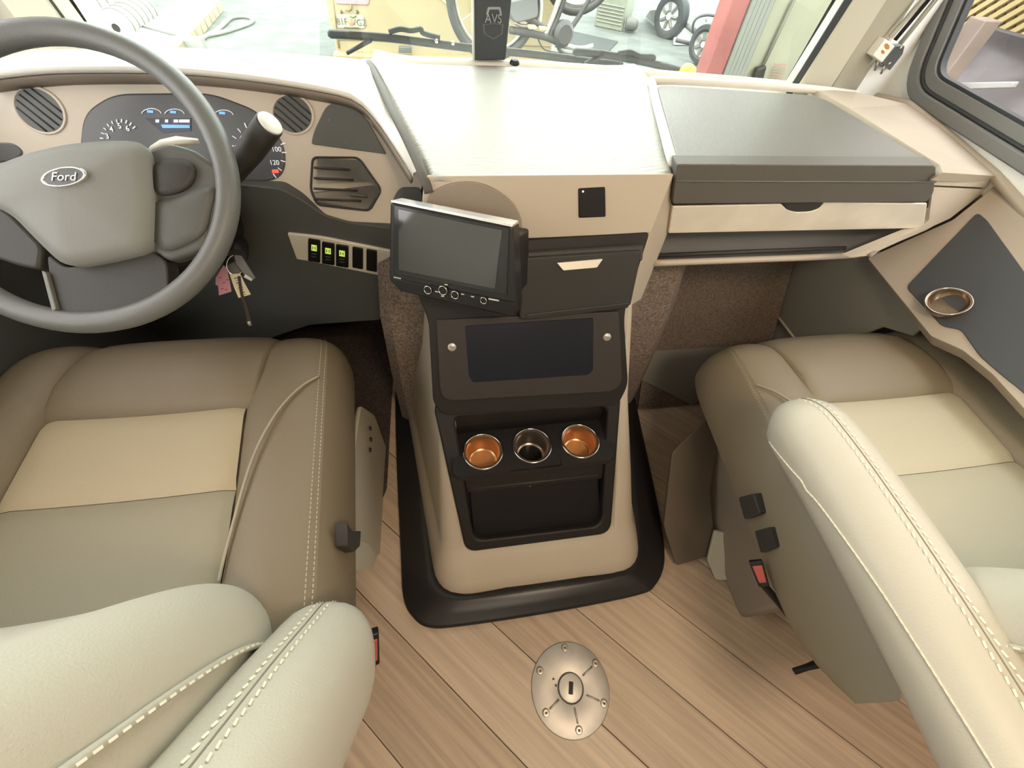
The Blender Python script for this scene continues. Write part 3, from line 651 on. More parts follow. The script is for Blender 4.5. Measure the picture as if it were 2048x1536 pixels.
# ------------------------------------------------------------------ floor plate with bolts
fpn = thing('floor_table_plate', 'round brushed metal table mount plate bolted to the plank floor', 'floor plate', (.03, 0, 0))
PC = Z(1141, 1376, .004)
lathe('plate_disc', (PC.x, PC.y, 0), (0, 0, 1), [(0, .004), (.028, .004), (.036, .0055), (.06, .0075), (.085, .006), (.0965, .0035), (.0985, .001), (.0985, .0002), (0, .0002)], STEEL, fpn, ns=56)
lathe('hub_cap', (PC.x, PC.y, .004), (0, 0, 1), [(0, .006), (.026, .006), (.029, .0045), (.030, .001), (.030, 0)], mat('plate_hub', (.68, .63, .56), .45, metal=.4), fpn, ns=36)
tube('hub_groove', [(PC.x+.0315*math.cos(2*PI*k/40), PC.y+.0315*math.sin(2*PI*k/40), .0062) for k in range(40)], .0012, PRINT, fpn, ns=5, closed=True)
box('key_slot', (PC.x, PC.y, .0101), (.011, .026, .0012), BLACKS, fpn, rot=-.28, bevel=.001)
for x, y in ((1129.7, 1295), (1191, 1326), (1208, 1406), (1158, 1460), (1092, 1425), (1080, 1341)):
    p = Z(x, y, .007); d = (Vector((p.x, p.y, 0))-Vector((PC.x, PC.y, 0)))
    bo = lathe('bolt', (p.x, p.y, .0055), (0, 0, 1), [(0, .0035), (.004, .0045), (.0075, .004), (.009, .001), (.009, 0)], mat('bolt_steel', (.42, .38, .33), .3, metal=.9), fpn, ns=18)
    for an in (.4, .4+PI/2):
        v, f = boxgeo((p.x, p.y, .0102), (math.cos(an)*.006, math.sin(an)*.006, 0), (-math.sin(an)*.0014, math.cos(an)*.0014, 0), (0, 0, .0006)); mk('bolt_cross', v, f, PRINT, bo)
    if (x, y) not in ((1129.7, 1295), (1080, 1341)):
        q = Vector((PC.x, PC.y, 0))+d*.48; q2 = Vector((PC.x, PC.y, 0))+d*.86
        tube('plate_rib', [(q.x, q.y, .0072), ((q.x+q2.x)/2, (q.y+q2.y)/2, .0082), (q2.x, q2.y, .0075)], .0022, STEEL, fpn, ns=6)
for x, y in ((1107, 1358), (1112, 1371)):
    p = Z(x, y, .0078); lathe('small_hole', (p.x, p.y, .0072), (0, 0, 1), [(0, .0008), (.0025, .0008), (.0025, 0)], PRINT, fpn, ns=10)

# ------------------------------------------------------------------ steering wheel
WC = Vector((-.753, .715, .918)); WT = math.radians(41.65)
wu, wv = Vector((1, 0, 0)), Vector((0, math.cos(WT), math.sin(WT))); wn = wu.cross(wv)
wpl = Plane(WC, WC+wu, WC+wv)
sw = thing('steering_wheel', 'dark grey steering wheel with oval emblem in front of the instruments', 'steering wheel', tuple(WC))
def circ(o, u, w, r, n): return [o+(u*math.cos(2*PI*k/n)+w*math.sin(2*PI*k/n))*r for k in range(n)]
tube('rim', circ(WC, wu, wv, .2175, 72), .0172, WHEELM, sw, ns=16, closed=True)
padpx = [(-60, 352), (-20, 335), (60, 305), (130, 289), (200, 282), (268, 281), (293, 292), (302, 400), (298, 498), (215, 519), (130, 534), (85, 492), (20, 425), (-50, 400)]
def dome(name, L, off, edge, m, parent, puff=.012, rings=5):
    pts = rnd([wpl.at(x, y, off) for x, y in L], .018, 4); c = sum(pts, Vector())/len(pts); rows = []
    rows.append([p-wn*edge for p in pts])
    for k in range(rings+1):
        t = k/rings*.97; rows.append([p.lerp(c, t)+wn*puff*(1-(1-t)**2.2) for p in pts])
    return grid(name, rows, m, parent, close=True, caps=True)
hub = dome('airbag_pad', padpx, .022, .05, HUBM, sw, .014)
lower = [(92, 505), (130, 536), (215, 521), (300, 500), (333, 520), (338, 598), (318, 618), (250, 642), (120, 636), (100, 575)]
slab('lower_cover', rnd([wpl.at(x, y, .004) for x, y in lower], .012, 4), .03, CHAR, sw, bevel=.006, seg=3)
slab('spoke', rnd([wpl.at(x, y, .008) for x, y in ((293, 296), (335, 283), (384, 296), (440, 335), (436, 405), (405, 500), (335, 522), (300, 498))], .01, 4), .03, mat('spoke_grey', (.085, .086, .08), .5, bump=.1), sw, bevel=.008, seg=3)
slab('spoke', rnd([wpl.at(x, y, .004) for x, y in ((-30, 395), (20, 425), (85, 492), (78, 540), (30, 530), (-60, 500))], .01, 4), .03, CHAR, sw, bevel=.008, seg=3)
dome('spoke_button', [(305, 318), (375, 315), (392, 340), (380, 372), (345, 388), (306, 390)], .014, .01, CHAR, sw, .003, 3)
dome('spoke_button', [(306, 400), (350, 396), (400, 372), (432, 372), (408, 470), (335, 505), (306, 490)], .012, .01, mat('spoke_grey', (0, 0, 0)), sw, .003, 3)
slab('lower_spoke', rnd([wpl.at(x, y, .010) for x, y in ((82, 540), (92, 545), (112, 618), (104, 624))], .002, 2), .02, HUBM, sw, bevel=.002)
# oval emblem
ec = (126, 353); eo = []
for off, sc_ in ((.0405, 1), (.0405, .86)):
    eo.append([wpl.at(ec[0]+46*sc_*math.cos(2*PI*k/40)*.99-3*math.sin(2*PI*k/40), ec[1]-19*sc_*math.sin(2*PI*k/40)-7*sc_*math.cos(2*PI*k/40), off) for k in range(40)])
frame('emblem_ring', eo[0], eo[1], .006, CHROME, sw, bevel=.001, n=wn)
em = slab('emblem_plate', [p-wn*.0008 for p in eo[1]], .01, mat('emblem_grey', (.10, .105, .11), .3), sw, bevel=0, n=wn)
text('emblem_script', 'Ford', wpl.at(126, 354, .0405), wu, wn, .017, mat('emblem_letter', (.62, .62, .60), .25, metal=.8), em, shear=.25)
# column shroud and shift lever
col = thing('steering_column', 'dark steering column shroud behind the wheel', 'steering column', tuple(WC-wn*.1))
ring = lambda d, r, sq: [WC-wn*d+wu*r*math.cos(2*PI*k/24)*1.25+wv*r*math.sin(2*PI*k/24)*sq for k in range(24)]
grid('shroud', [ring(.035, .055, 1), ring(.04, .07, 1), ring(.12, .085, 1), ring(.24, .10, 1)], CHAR, col, close=True, caps=True)
grid('shroud_highlight', [[Y(300, 292, .80), Y(320, 279, .80), Y(352, 272, .80), Y(395, 277, .80)], [Y(297, 297, .78), Y(320, 286, .78), Y(355, 283, .78), Y(398, 281, .78)]], mat('shroud_highlight_pale', (.6, .58, .5), .4), col, solid=.006)  # pale strip paints the highlight on top of the dark shroud
g0, g1 = Y(470, 345, .83), Y(541, 246, .80)
gd = (g1-g0).normalized()
sh = thing('shift_lever', 'dark column shift lever with pale end cap right of the wheel', 'shift lever', tuple(g0))
lathe('lever_grip', g0, gd, [(.0, -.03), (.014, -.03), (.017, 0), (.021, (g1-g0).length*.5), (.021, (g1-g0).length-.004), (.018, (g1-g0).length), (0, (g1-g0).length)], CHAR, sh, ns=24)
lathe('end_cap', g1, gd, [(0, .003), (.012, .0028), (.0185, .001), (.0195, -.003), (.0195, -.004)], mat('pale_cap', (.62, .62, .58), .3), sh, ns=24)
slab('left_switch_strip', rnd([kp.at(x, y, .008) for x, y in ((-60, 505), (20, 518), (48, 560), (60, 578), (76, 570), (70, 580), (-60, 590))], .006, 3), .02, SILVER, dash, bevel=.002)

# ------------------------------------------------------------------ keys in the ignition
KY = .80
ks = thing('key_bunch', 'keys on a ring hanging from the ignition with two paper tags', 'keys', tuple(Y(470, 520, KY)))
ca_ = Y(472, 520, KY); kn = (CAM-ca_).normalized(); ku, kw, _ = axes(kn)
kpl = Plane(ca_, ca_+ku, ca_+kw)
tube('key_ring', [kpl.at(470+17*math.cos(2*PI*k/28), 530+20*math.sin(2*PI*k/28), .004) for k in range(28)], .0016, CHROME, ks, ns=6, closed=True)
slab('key_fob', rnd([kpl.at(x, y, .006) for x, y in ((466, 505), (482, 508), (513, 556), (505, 562), (488, 550), (470, 528))], .003, 3), .010, mat('fob_blue_grey', (.06, .075, .085), .4), ks, bevel=.002)
slab('key_blade', [kpl.at(x, y, .008) for x, y in ((490, 548), (506, 558), (503, 563), (487, 554))], .003, CHROME, ks, bevel=.0005)
slab('key_head', rnd([kpl.at(x, y, .002) for x, y in ((455, 530), (474, 520), (484, 540), (474, 552), (456, 548))], .004, 3), .004, mat('key_black', (.03, .028, .03), .4), ks, bevel=.001)
slab('pink_tag', [kpl.at(x, y, .004) for x, y in ((447, 530), (454, 538), (460, 565), (463, 583), (438, 591), (436, 571), (431, 570), (431, 556))], .0012, PINKTAG, ks, bevel=.0003)
for x, y in ((440, 556), (447, 566), (444, 578), (452, 580), (455, 560)):
    slab('tag_writing', [kpl.at(x-3, y-1, .0045), kpl.at(x+4, y-2, .0045), kpl.at(x+4, y, .0045), kpl.at(x-3, y+1, .0045)], .0006, mat('red_ink', (.28, .08, .12), .7), ks, bevel=0)
slab('cream_tag', [kpl.at(x, y, .006) for x, y in ((459, 548), (480, 547), (487, 562), (502, 589), (477, 596), (468, 575))], .0012, CREAMTAG, ks, bevel=.0003)
for k in range(8):
    t = k/7; x0, y0 = 468+t*13, 556+t*34
    slab('bar_mark', [kpl.at(x0, y0, .0065), kpl.at(x0+10, y0-2, .0065), kpl.at(x0+11, y0-.2-(k % 2), .0065), kpl.at(x0+.6, y0+1.8-(k % 2), .0065)], .0004, PRINT, ks, bevel=0)
tube('lanyard', catmull([kpl.at(478, 552, .003), kpl.at(484, 590, .003), kpl.at(494, 620, .004), kpl.at(500, 646, .006)], 5), .0045, mat('lanyard_brown', (.045, .032, .03), .8), ks, ns=8)
lathe('lanyard_clip', kpl.at(499, 646, .006), (0, -.3, -1), [(0, -.006), (.004, -.005), (.005, 0), (.003, .006), (0, .007)], CHROME, ks, ns=10)
# ignition barrel
lathe('ignition_barrel', Y(474, 500, .83), (.3, -.9, .1), [(0, .03), (.016, .03), (.02, .02), (.022, 0), (.022, -.03), (0, -.03)], BLACK, col, ns=20)

# ------------------------------------------------------------------ seats
def grooved(n, w):
    base_ = [0, .006/w, .02/w, .05/w]; base_ = [x for x in base_ if x < .4]
    mid = [base_[-1]+(1-2*base_[-1])*k/n for k in range(1, n)]
    return base_+mid+[1-x for x in base_[::-1]]
def edge_drop(x, w, d=.007, r=.009):
    e = min(x, 1-x)*w; return d*math.exp(-(e/r)**2*.9)
def seat(s, yo, who, outer, insert, insert2, lab):
    cx = .815*s
    T = lambda a, b, z: Vector((cx-s*a, b+yo, z))
    t = thing('driver_seat' if s < 0 else 'passenger_seat', lab, 'seat', (cx, .4+yo, 0))
    FB = [(.541, .533), (.548, .542), (.57, .552), (.62, .560), (.68, .557), (.73, .545), (.77, .518), (.792, .485), (.80, .44), (.795, .38), (.775, .31)]
    # front bolster
    us = [0]+grooved(6, .36)+[1]; rows = []
    for i, (b, z) in enumerate(FB):
        rows.append([T(-.190+u*.390, b-(.0 if i < 4 else .012*(2*u-1)**4), z-edge_drop(u, .39, .008)*(1 if i else .6)) for u in us])
        rows[-1][0] += Vector((0, -.004, -.035)); rows[-1][-1] += Vector((0, -.004, -.035))
    grid('front_bolster', rows, outer, t)
    def aL(b): return np.interp(b, [.1, .35, .54], [-.150, -.160, -.178])
    def aI(b): return np.interp(b, [.1, .22, .35, .54], [.236, .232, .214, .184])
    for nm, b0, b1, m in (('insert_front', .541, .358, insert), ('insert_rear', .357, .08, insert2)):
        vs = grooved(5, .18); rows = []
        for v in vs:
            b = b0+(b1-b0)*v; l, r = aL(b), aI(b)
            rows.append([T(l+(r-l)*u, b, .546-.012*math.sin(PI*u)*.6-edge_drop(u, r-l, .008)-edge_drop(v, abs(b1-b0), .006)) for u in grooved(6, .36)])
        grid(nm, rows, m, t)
    # side bolsters
    bs = [(.03, 0), (.08, 0), (.15, 0), (.25, 0), (.35, 0), (.45, 0), (.54, 0), (.62, 0), (.68, -.003), (.715, -.010), (.745, -.026), (.77, -.052), (.786, -.085), (.792, -.125), (.788, -.18), (.77, -.25)]
    def aO(b, sgn):
        o = (.328+max(0, .70-b)*.10) if sgn > 0 else .315
        if b > .68: o -= .10*(1-math.sqrt(max(0, 1-((b-.68)/.115)**2)))
        return o
    for sgn, nm in ((1, 'aisle_bolster'), (-1, 'wall_bolster')):
        hi = .016 if sgn > 0 else .03
        top, sd, line = [], [], []
        for b, dz in bs:
            i_ = aI(min(b, .54)) if sgn > 0 else -aL(min(b, .54)); o = aO(b, sgn); w = o-i_; z0 = .540+dz
            if b > .60: i_ = i_-.002*(b-.6)
            prof = [(-.02, -.04), (0, -.007), (.04, .002), (.15, hi*.6), (.4, hi), (.7, hi*.95), (.9, hi*.6), (1, hi*.1)]
            top.append([T(sgn*(i_+w*u), b, z0+h) for u, h in prof])
            zz = [0, -.012, -.04, -.09, -.14, -.18]; bul = [0, .010, .024, .030, .028, .018]
            zlow = .375+.10*max(0, (.12-b)/.09)**1.5
            sd.append([T(sgn*(o+k), b+(.0 if b < .7 else k*.3), max(zlow-.001*j, z0+hi*.1+q) if z0 > .3 else zlow-.001*j+.0) for j, (q, k) in enumerate(zip(zz, bul))])
            line.append(T(sgn*(o-.004), b, z0+hi*.2+.002))
        grid(nm, top, outer, t, subsurf=1)
        grid(nm.replace('bolster', 'side_panel'), sd, outer, t, subsurf=1)
        if sgn > 0:
            L = catmull(line[:11], 6)
            dashes('stitching', L, THREAD_D, t, .0055, .003, .0009)
            dashes('stitching', [p+Vector((s*.010, 0, .0035)) for p in L], THREAD_D, t, .0055, .003, .0009)
    WELT = [(.325, .60, .552), (.295, .565, .560), (.262, .50, .5625), (.240, .40, .560), (.233, .26, .549), (.234, .20, .546)]
    tube('welt', catmull([T(*p) for p in WELT], 8), .0026, mat('welt_leather', (.36, .31, .225), .45), t, ns=8)
    # cushion core and pedestal
    v, f = boxgeo((cx-s*.02, .42+yo, .43), (.60, 0, 0), (0, .66, 0), (0, 0, .15)); mk('cushion_core', v, f, TAUPE, t, bevel=.03)
    # backrest: rows of a rounded outline rising and leaning back
    rows = []; groove = []; groove2 = []
    BK_ = [(.47, .120, .32), (.50, .142, .333), (.54, .162, .341), (.60, .172, .345), (.66, .163, .346), (.75, .128, .343), (.85, .080, .338), (.95, .030, .328), (1.05, -.02, .30), (1.13, -.018, .235), (1.17, -.045, .20), (1.19, -.075, .15)]
    prof = [(-1, -.13), (-1.02, -.08), (-1.0, -.02), (-.95, .008), (-.86, .018), (-.76, .006), (-.5, -.012), (0, -.016), (.5, -.012), (.70, .004), (.80, .010), (.90, .0), (.965, -.03), (1.0, -.08), (1.0, -.20), (.5, -.24), (-.5, -.24)]
    for z, yf, hw in BK_:
        rows.append([T(a*hw, yf+dy, z) for a, dy in prof])
        groove.append(T(1.0*hw, yf-.078, z+.002)); groove2.append(T(.9*hw, yf, z))
    grid('backrest', rows, ARMM, t, close=True, caps=True, subsurf=2)
    return t, T, groove
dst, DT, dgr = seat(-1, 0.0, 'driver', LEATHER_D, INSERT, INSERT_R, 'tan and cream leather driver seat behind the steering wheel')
pst, PT, pgr = seat(1, -.115, 'passenger', LEATHER_P, mat('passenger_insert_front', (.54, .49, .355), .5, bump=.3, bscale=420), mat('passenger_insert', (.46, .43, .315), .5, bump=.3, bscale=420), 'tan and cream leather passenger seat beside the grey lid side of the cab')  # insert colours lightened here to offset the shade on this seat

def armrest(t, path, up, hw, hh, m, s):
    """padded arm: superellipse sections along path; up = direction of its top face"""
    path = [V(p) for p in path]; rows = []
    sc_ = [.30, .62, .86, .97, 1.0, 1.0, 1.0, 1.0]
    cp = catmull(path, 6); n = len(cp); tot = sum((a-b).length for a, b in zip(cp, cp[1:])); d = 0
    tops, left, ctr = [], [], []
    for i, p in enumerate(cp):
        if i: d += (cp[i]-cp[i-1]).length
        tg = (cp[min(i+1, n-1)]-cp[max(i-1, 0)]).normalized(); sd = tg.cross(V(up)).normalized(); u = sd.cross(tg).normalized()
        e = min(1, d/.075); k = math.sqrt(max(.02, 1-(1-e)**2)); e2 = min(1, (tot-d)/.06); k *= math.sqrt(max(.02, 1-(1-e2)**2))
        row = []
        for q in range(28):
            a = 2*PI*q/28; ca, sa = math.cos(a), math.sin(a); ex = .72
            x = math.copysign(abs(ca)**ex, ca)*hw*(.25+.75*k); zz = math.copysign(abs(sa)**ex, sa)*hh*k
            zz -= .16*hh*(abs(x)/hw)**2 * (1 if sa > 0 else 0)
            row.append(p+sd*x+u*zz)
        rows.append(row); tops.append(p+u*hh*k); left.append((p, sd, u, k)); ctr.append(sd)
    grid('armrest', rows, m, t, close=True, caps=True)
    return tops, ctr, left
# passenger armrest, lowered over the cushion
tops, sds, secs = armrest(pst, [(.462, .372, .612), (.462, .34, .625), (.458, .25, .633), (.452, .15, .636), (.445, .05, .636), (.438, -.06, .632), (.43, -.17, .625), (.42, -.24, .615)], (0, 0, 1), .072, .060, ARMM, 1)
def stitchpair(tops, sds, t, i0, off=.009, up=.0008, L=.0075, gap=.0045, w=.0013, c=0.0):
    tp_ = tops[i0:]
    for sg in (-1, 1):
        dashes('stitching', [p+d*(sg*off+c)+(CAM-p).normalized()*up for p, d in zip(tp_, sds[i0:])], THREAD, t, L, gap, w, amp=.0012*sg)
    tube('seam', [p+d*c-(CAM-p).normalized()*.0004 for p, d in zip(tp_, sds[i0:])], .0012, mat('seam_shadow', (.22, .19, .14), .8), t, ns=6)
stitchpair(tops, sds, pst, 4)
# welt along the aisle side of the passenger arm
wl_ = []
for i, (p, sd, u, k) in enumerate(secs):
    if i < 8: continue
    f = (i-8)/(len(secs)-9); ang = math.radians(np.interp(f, [0, .25, .5, .8, 1], [-20, 5, 22, 38, 20]))
    sgn = -1 if sd.x > 0 else 1
    ca, sa = math.cos(ang), math.sin(ang)
    x = sgn*abs(ca)**.72*.072*(.25+.75*k); zz = math.copysign(abs(sa)**.72, sa)*.060*k
    if sa > 0: zz -= .16*.06*(abs(x)/.072)**2
    wl_.append(p+sd*x+u*zz)
tube('welt', wl_, .0018, mat('arm_welt', (.66, .62, .5), .45), pst, ns=8)
dashes('stitching', [p+(CAM-p).normalized()*.0024 for p in wl_], THREAD, pst, .0055, .004, .0007)
# driver armrest, folded up beside the backrest
tops, sds, secs = armrest(dst, [(-.412, .10, .475), (-.413, .088, .505), (-.415, .050, .565), (-.420, .0, .64), (-.424, -.05, .71), (-.428, -.10, .78), (-.432, -.15, .85), (-.435, -.18, .89)], (.05, .82, .57), .074, .085, ARMM, -1)
stitchpair(tops, sds, dst, 4)
# seam along the backrests
for t, T, g, sg in ((dst, DT, dgr, -1), (pst, PT, pgr, 1)):
    L = catmull(g[1:], 8)
    tube('seam', L, .004, ARMM, t, ns=8)
    for o in (-.009, .009):
        dashes('stitching', [p+Vector((sg*o*-1, .003, .0)) for p in L], THREAD, t, .0075, .0045, .0012)
tube('side_seam', catmull([X(1583, 1212, .418), X(1610, 1232, .42), X(1650, 1243, .42), X(1700, 1246, .42)], 5), .0025, TAUPE, pst, ns=6)
# seat bases: plastic covers, switches, levers
bx = X
slab('base_cover', rnd([X(x, y, -.455) for x, y in ((722, 810), (750, 830), (785, 930), (787, 1050), (770, 1110), (700, 1115), (700, 960))], .02, 5), .012, WHITEPL, dst, bevel=.004)
slab('base_cover', rnd([X(x, y, -.452) for x, y in ((692, 1075), (735, 1085), (755, 1112), (745, 1136), (712, 1140), (690, 1120))], .012, 5), .012, mat('base_pale', (.52, .48, .38), .5), dst, bevel=.004)
for x, y in ((740, 857), (741, 879), (740, 900)): lathe('vent_hole', X(x, y, -.450), (1, 0, 0), [(0, .003), (.006, .003), (.0065, 0)], BLACKS, dst, ns=14)
slab('seat_switch', rnd([X(x, y, -.400) for x, y in ((694, 1045), (705, 1062), (722, 1062), (720, 1092), (708, 1104), (696, 1092))], .003, 3), .02, CHAR, dst, bevel=.003)
v, f = boxgeo((-.80, .42, .12), (.50, 0, 0), (0, .46, 0), (0, 0, .24)); mk('pedestal', v, f, TAUPE, dst, bevel=.01)
v, f = boxgeo((.80, .33, .13), (.52, 0, 0), (0, .50, 0), (0, 0, .26)); mk('pedestal', v, f, TAUPE, pst, bevel=.01)
slab('pedestal_panel', rnd([Z(1452, 800, .36), Z(1345, 905, .26), Z(1328, 1050, .10), Z(1352, 1132, .02), Z(1432, 1108, .02), Z(1420, 980, .18)], .01, 4), .012, mat('brown_vinyl', (.11, .082, .06), .55), pst, bevel=.003)
slab('base_cover', rnd([Z(1415, 1120, .03), Z(1432, 1160, .015), Z(1468, 1162, .01), Z(1510, 1140, .03), Z(1490, 1075, .10), Z(1430, 1060, .10)], .008, 4), .012, WHITEPL, pst, bevel=.003)
for x, y in ((1498, 1013), (1531, 1080)):
    slab('seat_switch', rnd([X(x-22, y-18, .408), X(x+8, y-26, .408), X(x+22, y+14, .408), X(x-10, y+26, .408)], .004, 3), .03, CHAR, pst, bevel=.004, seg=3)
tube('recline_lever', [Z(1665, 1330, .12), Z(1640, 1326, .12), Z(1615, 1334, .11), Z(1588, 1343, .10)], [.014, .010, .007, .007], BLACK, pst, ns=10)
for nm, lab, t0, t1, sx in (('buckle', 'red seat belt buckle beside the driver armrest near the floor plate', (735, 1272), (746, 1330), 0), ('buckle', 'red seat belt buckle below the passenger seat switches', (1512, 1124), (1530, 1170), 1)):
    if sx == 0:
        a, b = Z(743, 1276, .42), Z(748, 1330, .37)
    else:
        a, b = X(1513, 1128, .385), X(1528, 1172, .392)
    B = thing('seat_belt_buckle', lab, 'buckle', tuple(b))
    d = (b-a); wv_ = d.cross(CAM-a).normalized(); nn_ = wv_.cross(d).normalized()
    if nn_.dot(CAM-a) < 0: nn_ = -nn_
    hwid_ = .011
    P = lambda t_, u, off: a+d*t_+wv_*u*hwid_+nn_*off
    slab('buckle_housing', rnd([P(-.1, -1.15, 0), P(-.1, 1.15, 0), P(1.05, .9, 0), P(1.05, -.9, 0)], .003, 3), .016, BLACKS, B, bevel=.002)
    slab('release_button', rnd([P(.08, -.85, .002), P(.08, .85, .002), P(.85, .62, .002), P(.85, -.62, .002)], .002, 3), .006, RED, B, bevel=.0015)
    q0 = P(1.0, 0, -.006); tube('buckle_strap', catmull([P(.8, 0, -.006), q0, q0+Vector((.03 if sx else -.02, -.02, -.03)), q0+Vector((.07 if sx else -.05, -.05, -.07))], 4), .008, BLACK, B, ns=8, flat=.5)


# ------------------------------------------------------------------ footwells, engine hump, side pod
hump = [(.0, -.40, .47, .80), (.25, -.395, .465, .80), (.50, -.385, .455, .81), (.64, -.365, .44, .82), (.70, -.28, .36, .86)]
hb = grid('engine_cover', [[(xa, 1.27, z), (xa, y0+.03, z), (xa+.03, y0, z), (xb-.03, y0, z), (xb, y0+.03, z), (xb, 1.27, z)] for z, xa, xb, y0 in hump], CARPET, None, caps=True, smooth=False)
tag(hb, 'brown carpeted engine cover behind the center console', 'engine cover')
struct(grid('wall_front', [[(-1.13, 1.30, z), (-.4, 1.30, z), (.45, 1.30, z), (1.13, 1.29, z)] for z in (0, .88)], CARPET_D, None, smooth=False, solid=.02))
TBP = Plane((.48, .80, .006), (.975, .80, .006), (.48, 1.17, .74))
tb = grid('toe_board', [[(.48, .80+.37*t, .006+.734*t), (.975, .80+.37*t, .006+.734*t)] for t in (0, .25, .5, .75, 1)], mat('toe_carpet', (.165, .128, .102), .95, spec=.1, bump=.8, bscale=260, var=.25, vscale=160), None, smooth=False, solid=.01)
tag(tb, 'brown carpeted sloping toe board in the passenger footwell', 'carpet')
fm = slab('floor_mat', [TBP.at(1268, 752, .015), TBP.at(1388, 812, .015), TBP.at(1455, 722, .015), TBP.at(1482, 692, .015), TBP.at(1266, 704, .015)], .004, MATGREY, None, bevel=.001)
tag(fm, 'grey vinyl mat at the foot of the sloping toe board', 'mat')
dm = slab('floor_mat', [(-1.12, .40, .008), (-.50, .40, .008), (-.445, .58, .008), (-.445, 1.295, .008), (-1.12, 1.295, .008)], .007, mat('driver_carpet', (.075, .055, .046), .95, spec=.1, bump=1, bscale=260, var=.3, vscale=160), None, bevel=.001, n=Vector((0, 0, 1)))
tag(dm, 'dark carpet mat in the driver footwell under the knee panel', 'mat')
# grey kick panel on the right of the passenger footwell
kk = slab('kick_panel', [(.985, 1.255, .02), (.985, 1.255, .70), (.985, .83, .66), (.985, .59, .612), (.985, .59, .565), (.985, .66, .53), (.985, .70, .44), (.985, .70, .02)], .012, GREYPANEL, None, bevel=.003, n=Vector((-1, 0, 0)))
tag(kk, 'dark grey kick panel on the right wall of the passenger footwell', 'panel')
tube('edge_molding', [X(1550, 625, .975), X(1565, 645, .975), X(1590, 678, .975)], .004, BEIGE, kk, ns=6)
# accelerator pedal deep in the driver footwell
pd = thing('accelerator_pedal', 'dark accelerator pedal deep in the driver footwell', 'pedal', (-.55, 1.1, .1))
slab('pedal_pad', [Y(640, 600, 1.02), Y(668, 606, 1.02), Y(672, 650, 1.0), Y(640, 646, 1.0)], .012, BLACKS, pd, bevel=.003)
tube('pedal_arm', [Y(655, 610, 1.03), Y(660, 580, 1.10)], .01, BLACK, pd, ns=8)
# side pod with black insert and cup holder
pp = Plane(X(1945, 437, 1.10), X(1825, 570, .98), X(2040, 760, .98))
pod = thing('side_console', 'beige side console with black insert and cup holder beside the passenger seat', 'side console', tuple(pp.at(1900, 600)))
slab('pod_body', rnd([pp.at(x, y) for x, y in ((1735, 516), (1905, 440), (1978, 382), (2000, 356), (2075, 440), (2180, 620), (2200, 960), (2060, 830), (1985, 748), (1925, 700), (1862, 672))], .006, 4), .05, BEIGE, pod, bevel=.006)
slab('pod_insert', rnd([pp.at(x, y, .003) for x, y in ((1812, 574), (1955, 424), (1974, 440), (2050, 545), (2150, 700), (2170, 900), (2048, 785), (2001, 748), (1960, 712), (1922, 659), (1884, 652))], [.015, .012, .01, .02, .02, .02, .02, .02, .01, .01, .01], 5), .012, mat('slate_insert', (.07, .073, .08), .5, bump=.1), pod, bevel=.003)
cpo = pp.at(1895, 606, .016)
kz = (pp.n+Vector((0, 0, .6))).normalized()
cu = lathe('cup_holder', cpo, kz, [(0, -.012), (.026, -.011), (.033, -.004), (.036, .006), (.041, .008), (.041, .004), (.036, -.012)], mat('dark_amber_steel', (.30, .22, .15), .22, metal=.85), pod, ns=36)
u, w, _n = axes(kz)
tube('cup_rim', circ(cpo+kz*.007, u, w, .040, 40), .0013, CHROME, cu, ns=6, closed=True)
# seam and ledge where the dash meets the wall
tube('ledge_trim', [X(1712, 186, 1.10), X(1815, 210, 1.13), X(1900, 276, 1.142), X(1988, 350, 1.145), X(2060, 430, 1.145), X(2200, 600, 1.145)], .012, BEIGE, dash, ns=8)
lw = struct(slab('wall_right_lower', [(1.145, YB, .02), (1.145, 1.28, .02), (1.145, 1.28, .80), (1.145, .70, .82), (1.145, YB, .70)], .012, GREYPANEL, None, bevel=0, n=Vector((-1, 0, 0)))); lw.name = 'trim_9'
lw = struct(slab('trim_10', [(-1.145, YB, .02), (-1.145, 1.28, .02), (-1.145, 1.28, .80), (-1.145, .70, .82), (-1.145, YB, .70)], .012, mat('knee_charcoal', (0, 0, 0)), None, bevel=0, n=Vector((1, 0, 0))))

# sun shade track and end bracket on the right front corner
tp3 = Plane(Cc[0], D[0], Cc[1])
shd = thing('shade_track', 'silver sun shade track with white end cap beside the right window', 'shade track', tuple(tp3.at(1780, 100)))
for (a, b) in (((1781, 74), (1853, -8)), ((1800, 88), (1872, -2))):
    pa, pb = tp3.at(*a, .018), tp3.at(*b, .018); d = pb-pa
    tube('track_rail', [pa, pa+d*6], .006, mat('rail_silver', (.62, .63, .58), .35, metal=.6), shd, ns=8)
pa, pb = tp3.at(1790, 80, .010), tp3.at(1862, -6, .010); tube('track_channel', [pa, pa+(pb-pa)*6], .005, BLACK, shd, ns=6)
slab('end_cap', [tp3.at(1746, 112, .028), tp3.at(1772, 78, .028), tp3.at(1790, 92, .028), tp3.at(1764, 126, .028)], .022, mat('white_cap', (.85, .83, .76), .4), shd, bevel=.002)
for (x, y, r) in ((1774, 93, 6.0), (1766, 104, 4.0)):
    slab('cap_mark', [tp3.at(x+r*.75*math.cos(t)+r*.4*math.sin(t), y+r*math.sin(t)-r*.3*math.cos(t), .0286) for t in [2*PI*k/14 for k in range(14)]], .001, mat('orange_mark', (.55, .20, .06), .5), shd, bevel=0)
slab('bracket_side', [tp3.at(1764, 127, .020), tp3.at(1791, 93, .020), tp3.at(1810, 92, .006), tp3.at(1806, 108, .004), tp3.at(1780, 141, .004)], .02, mat('bracket_slate', (.13, .15, .16), .35, metal=.5), shd, bevel=.002)
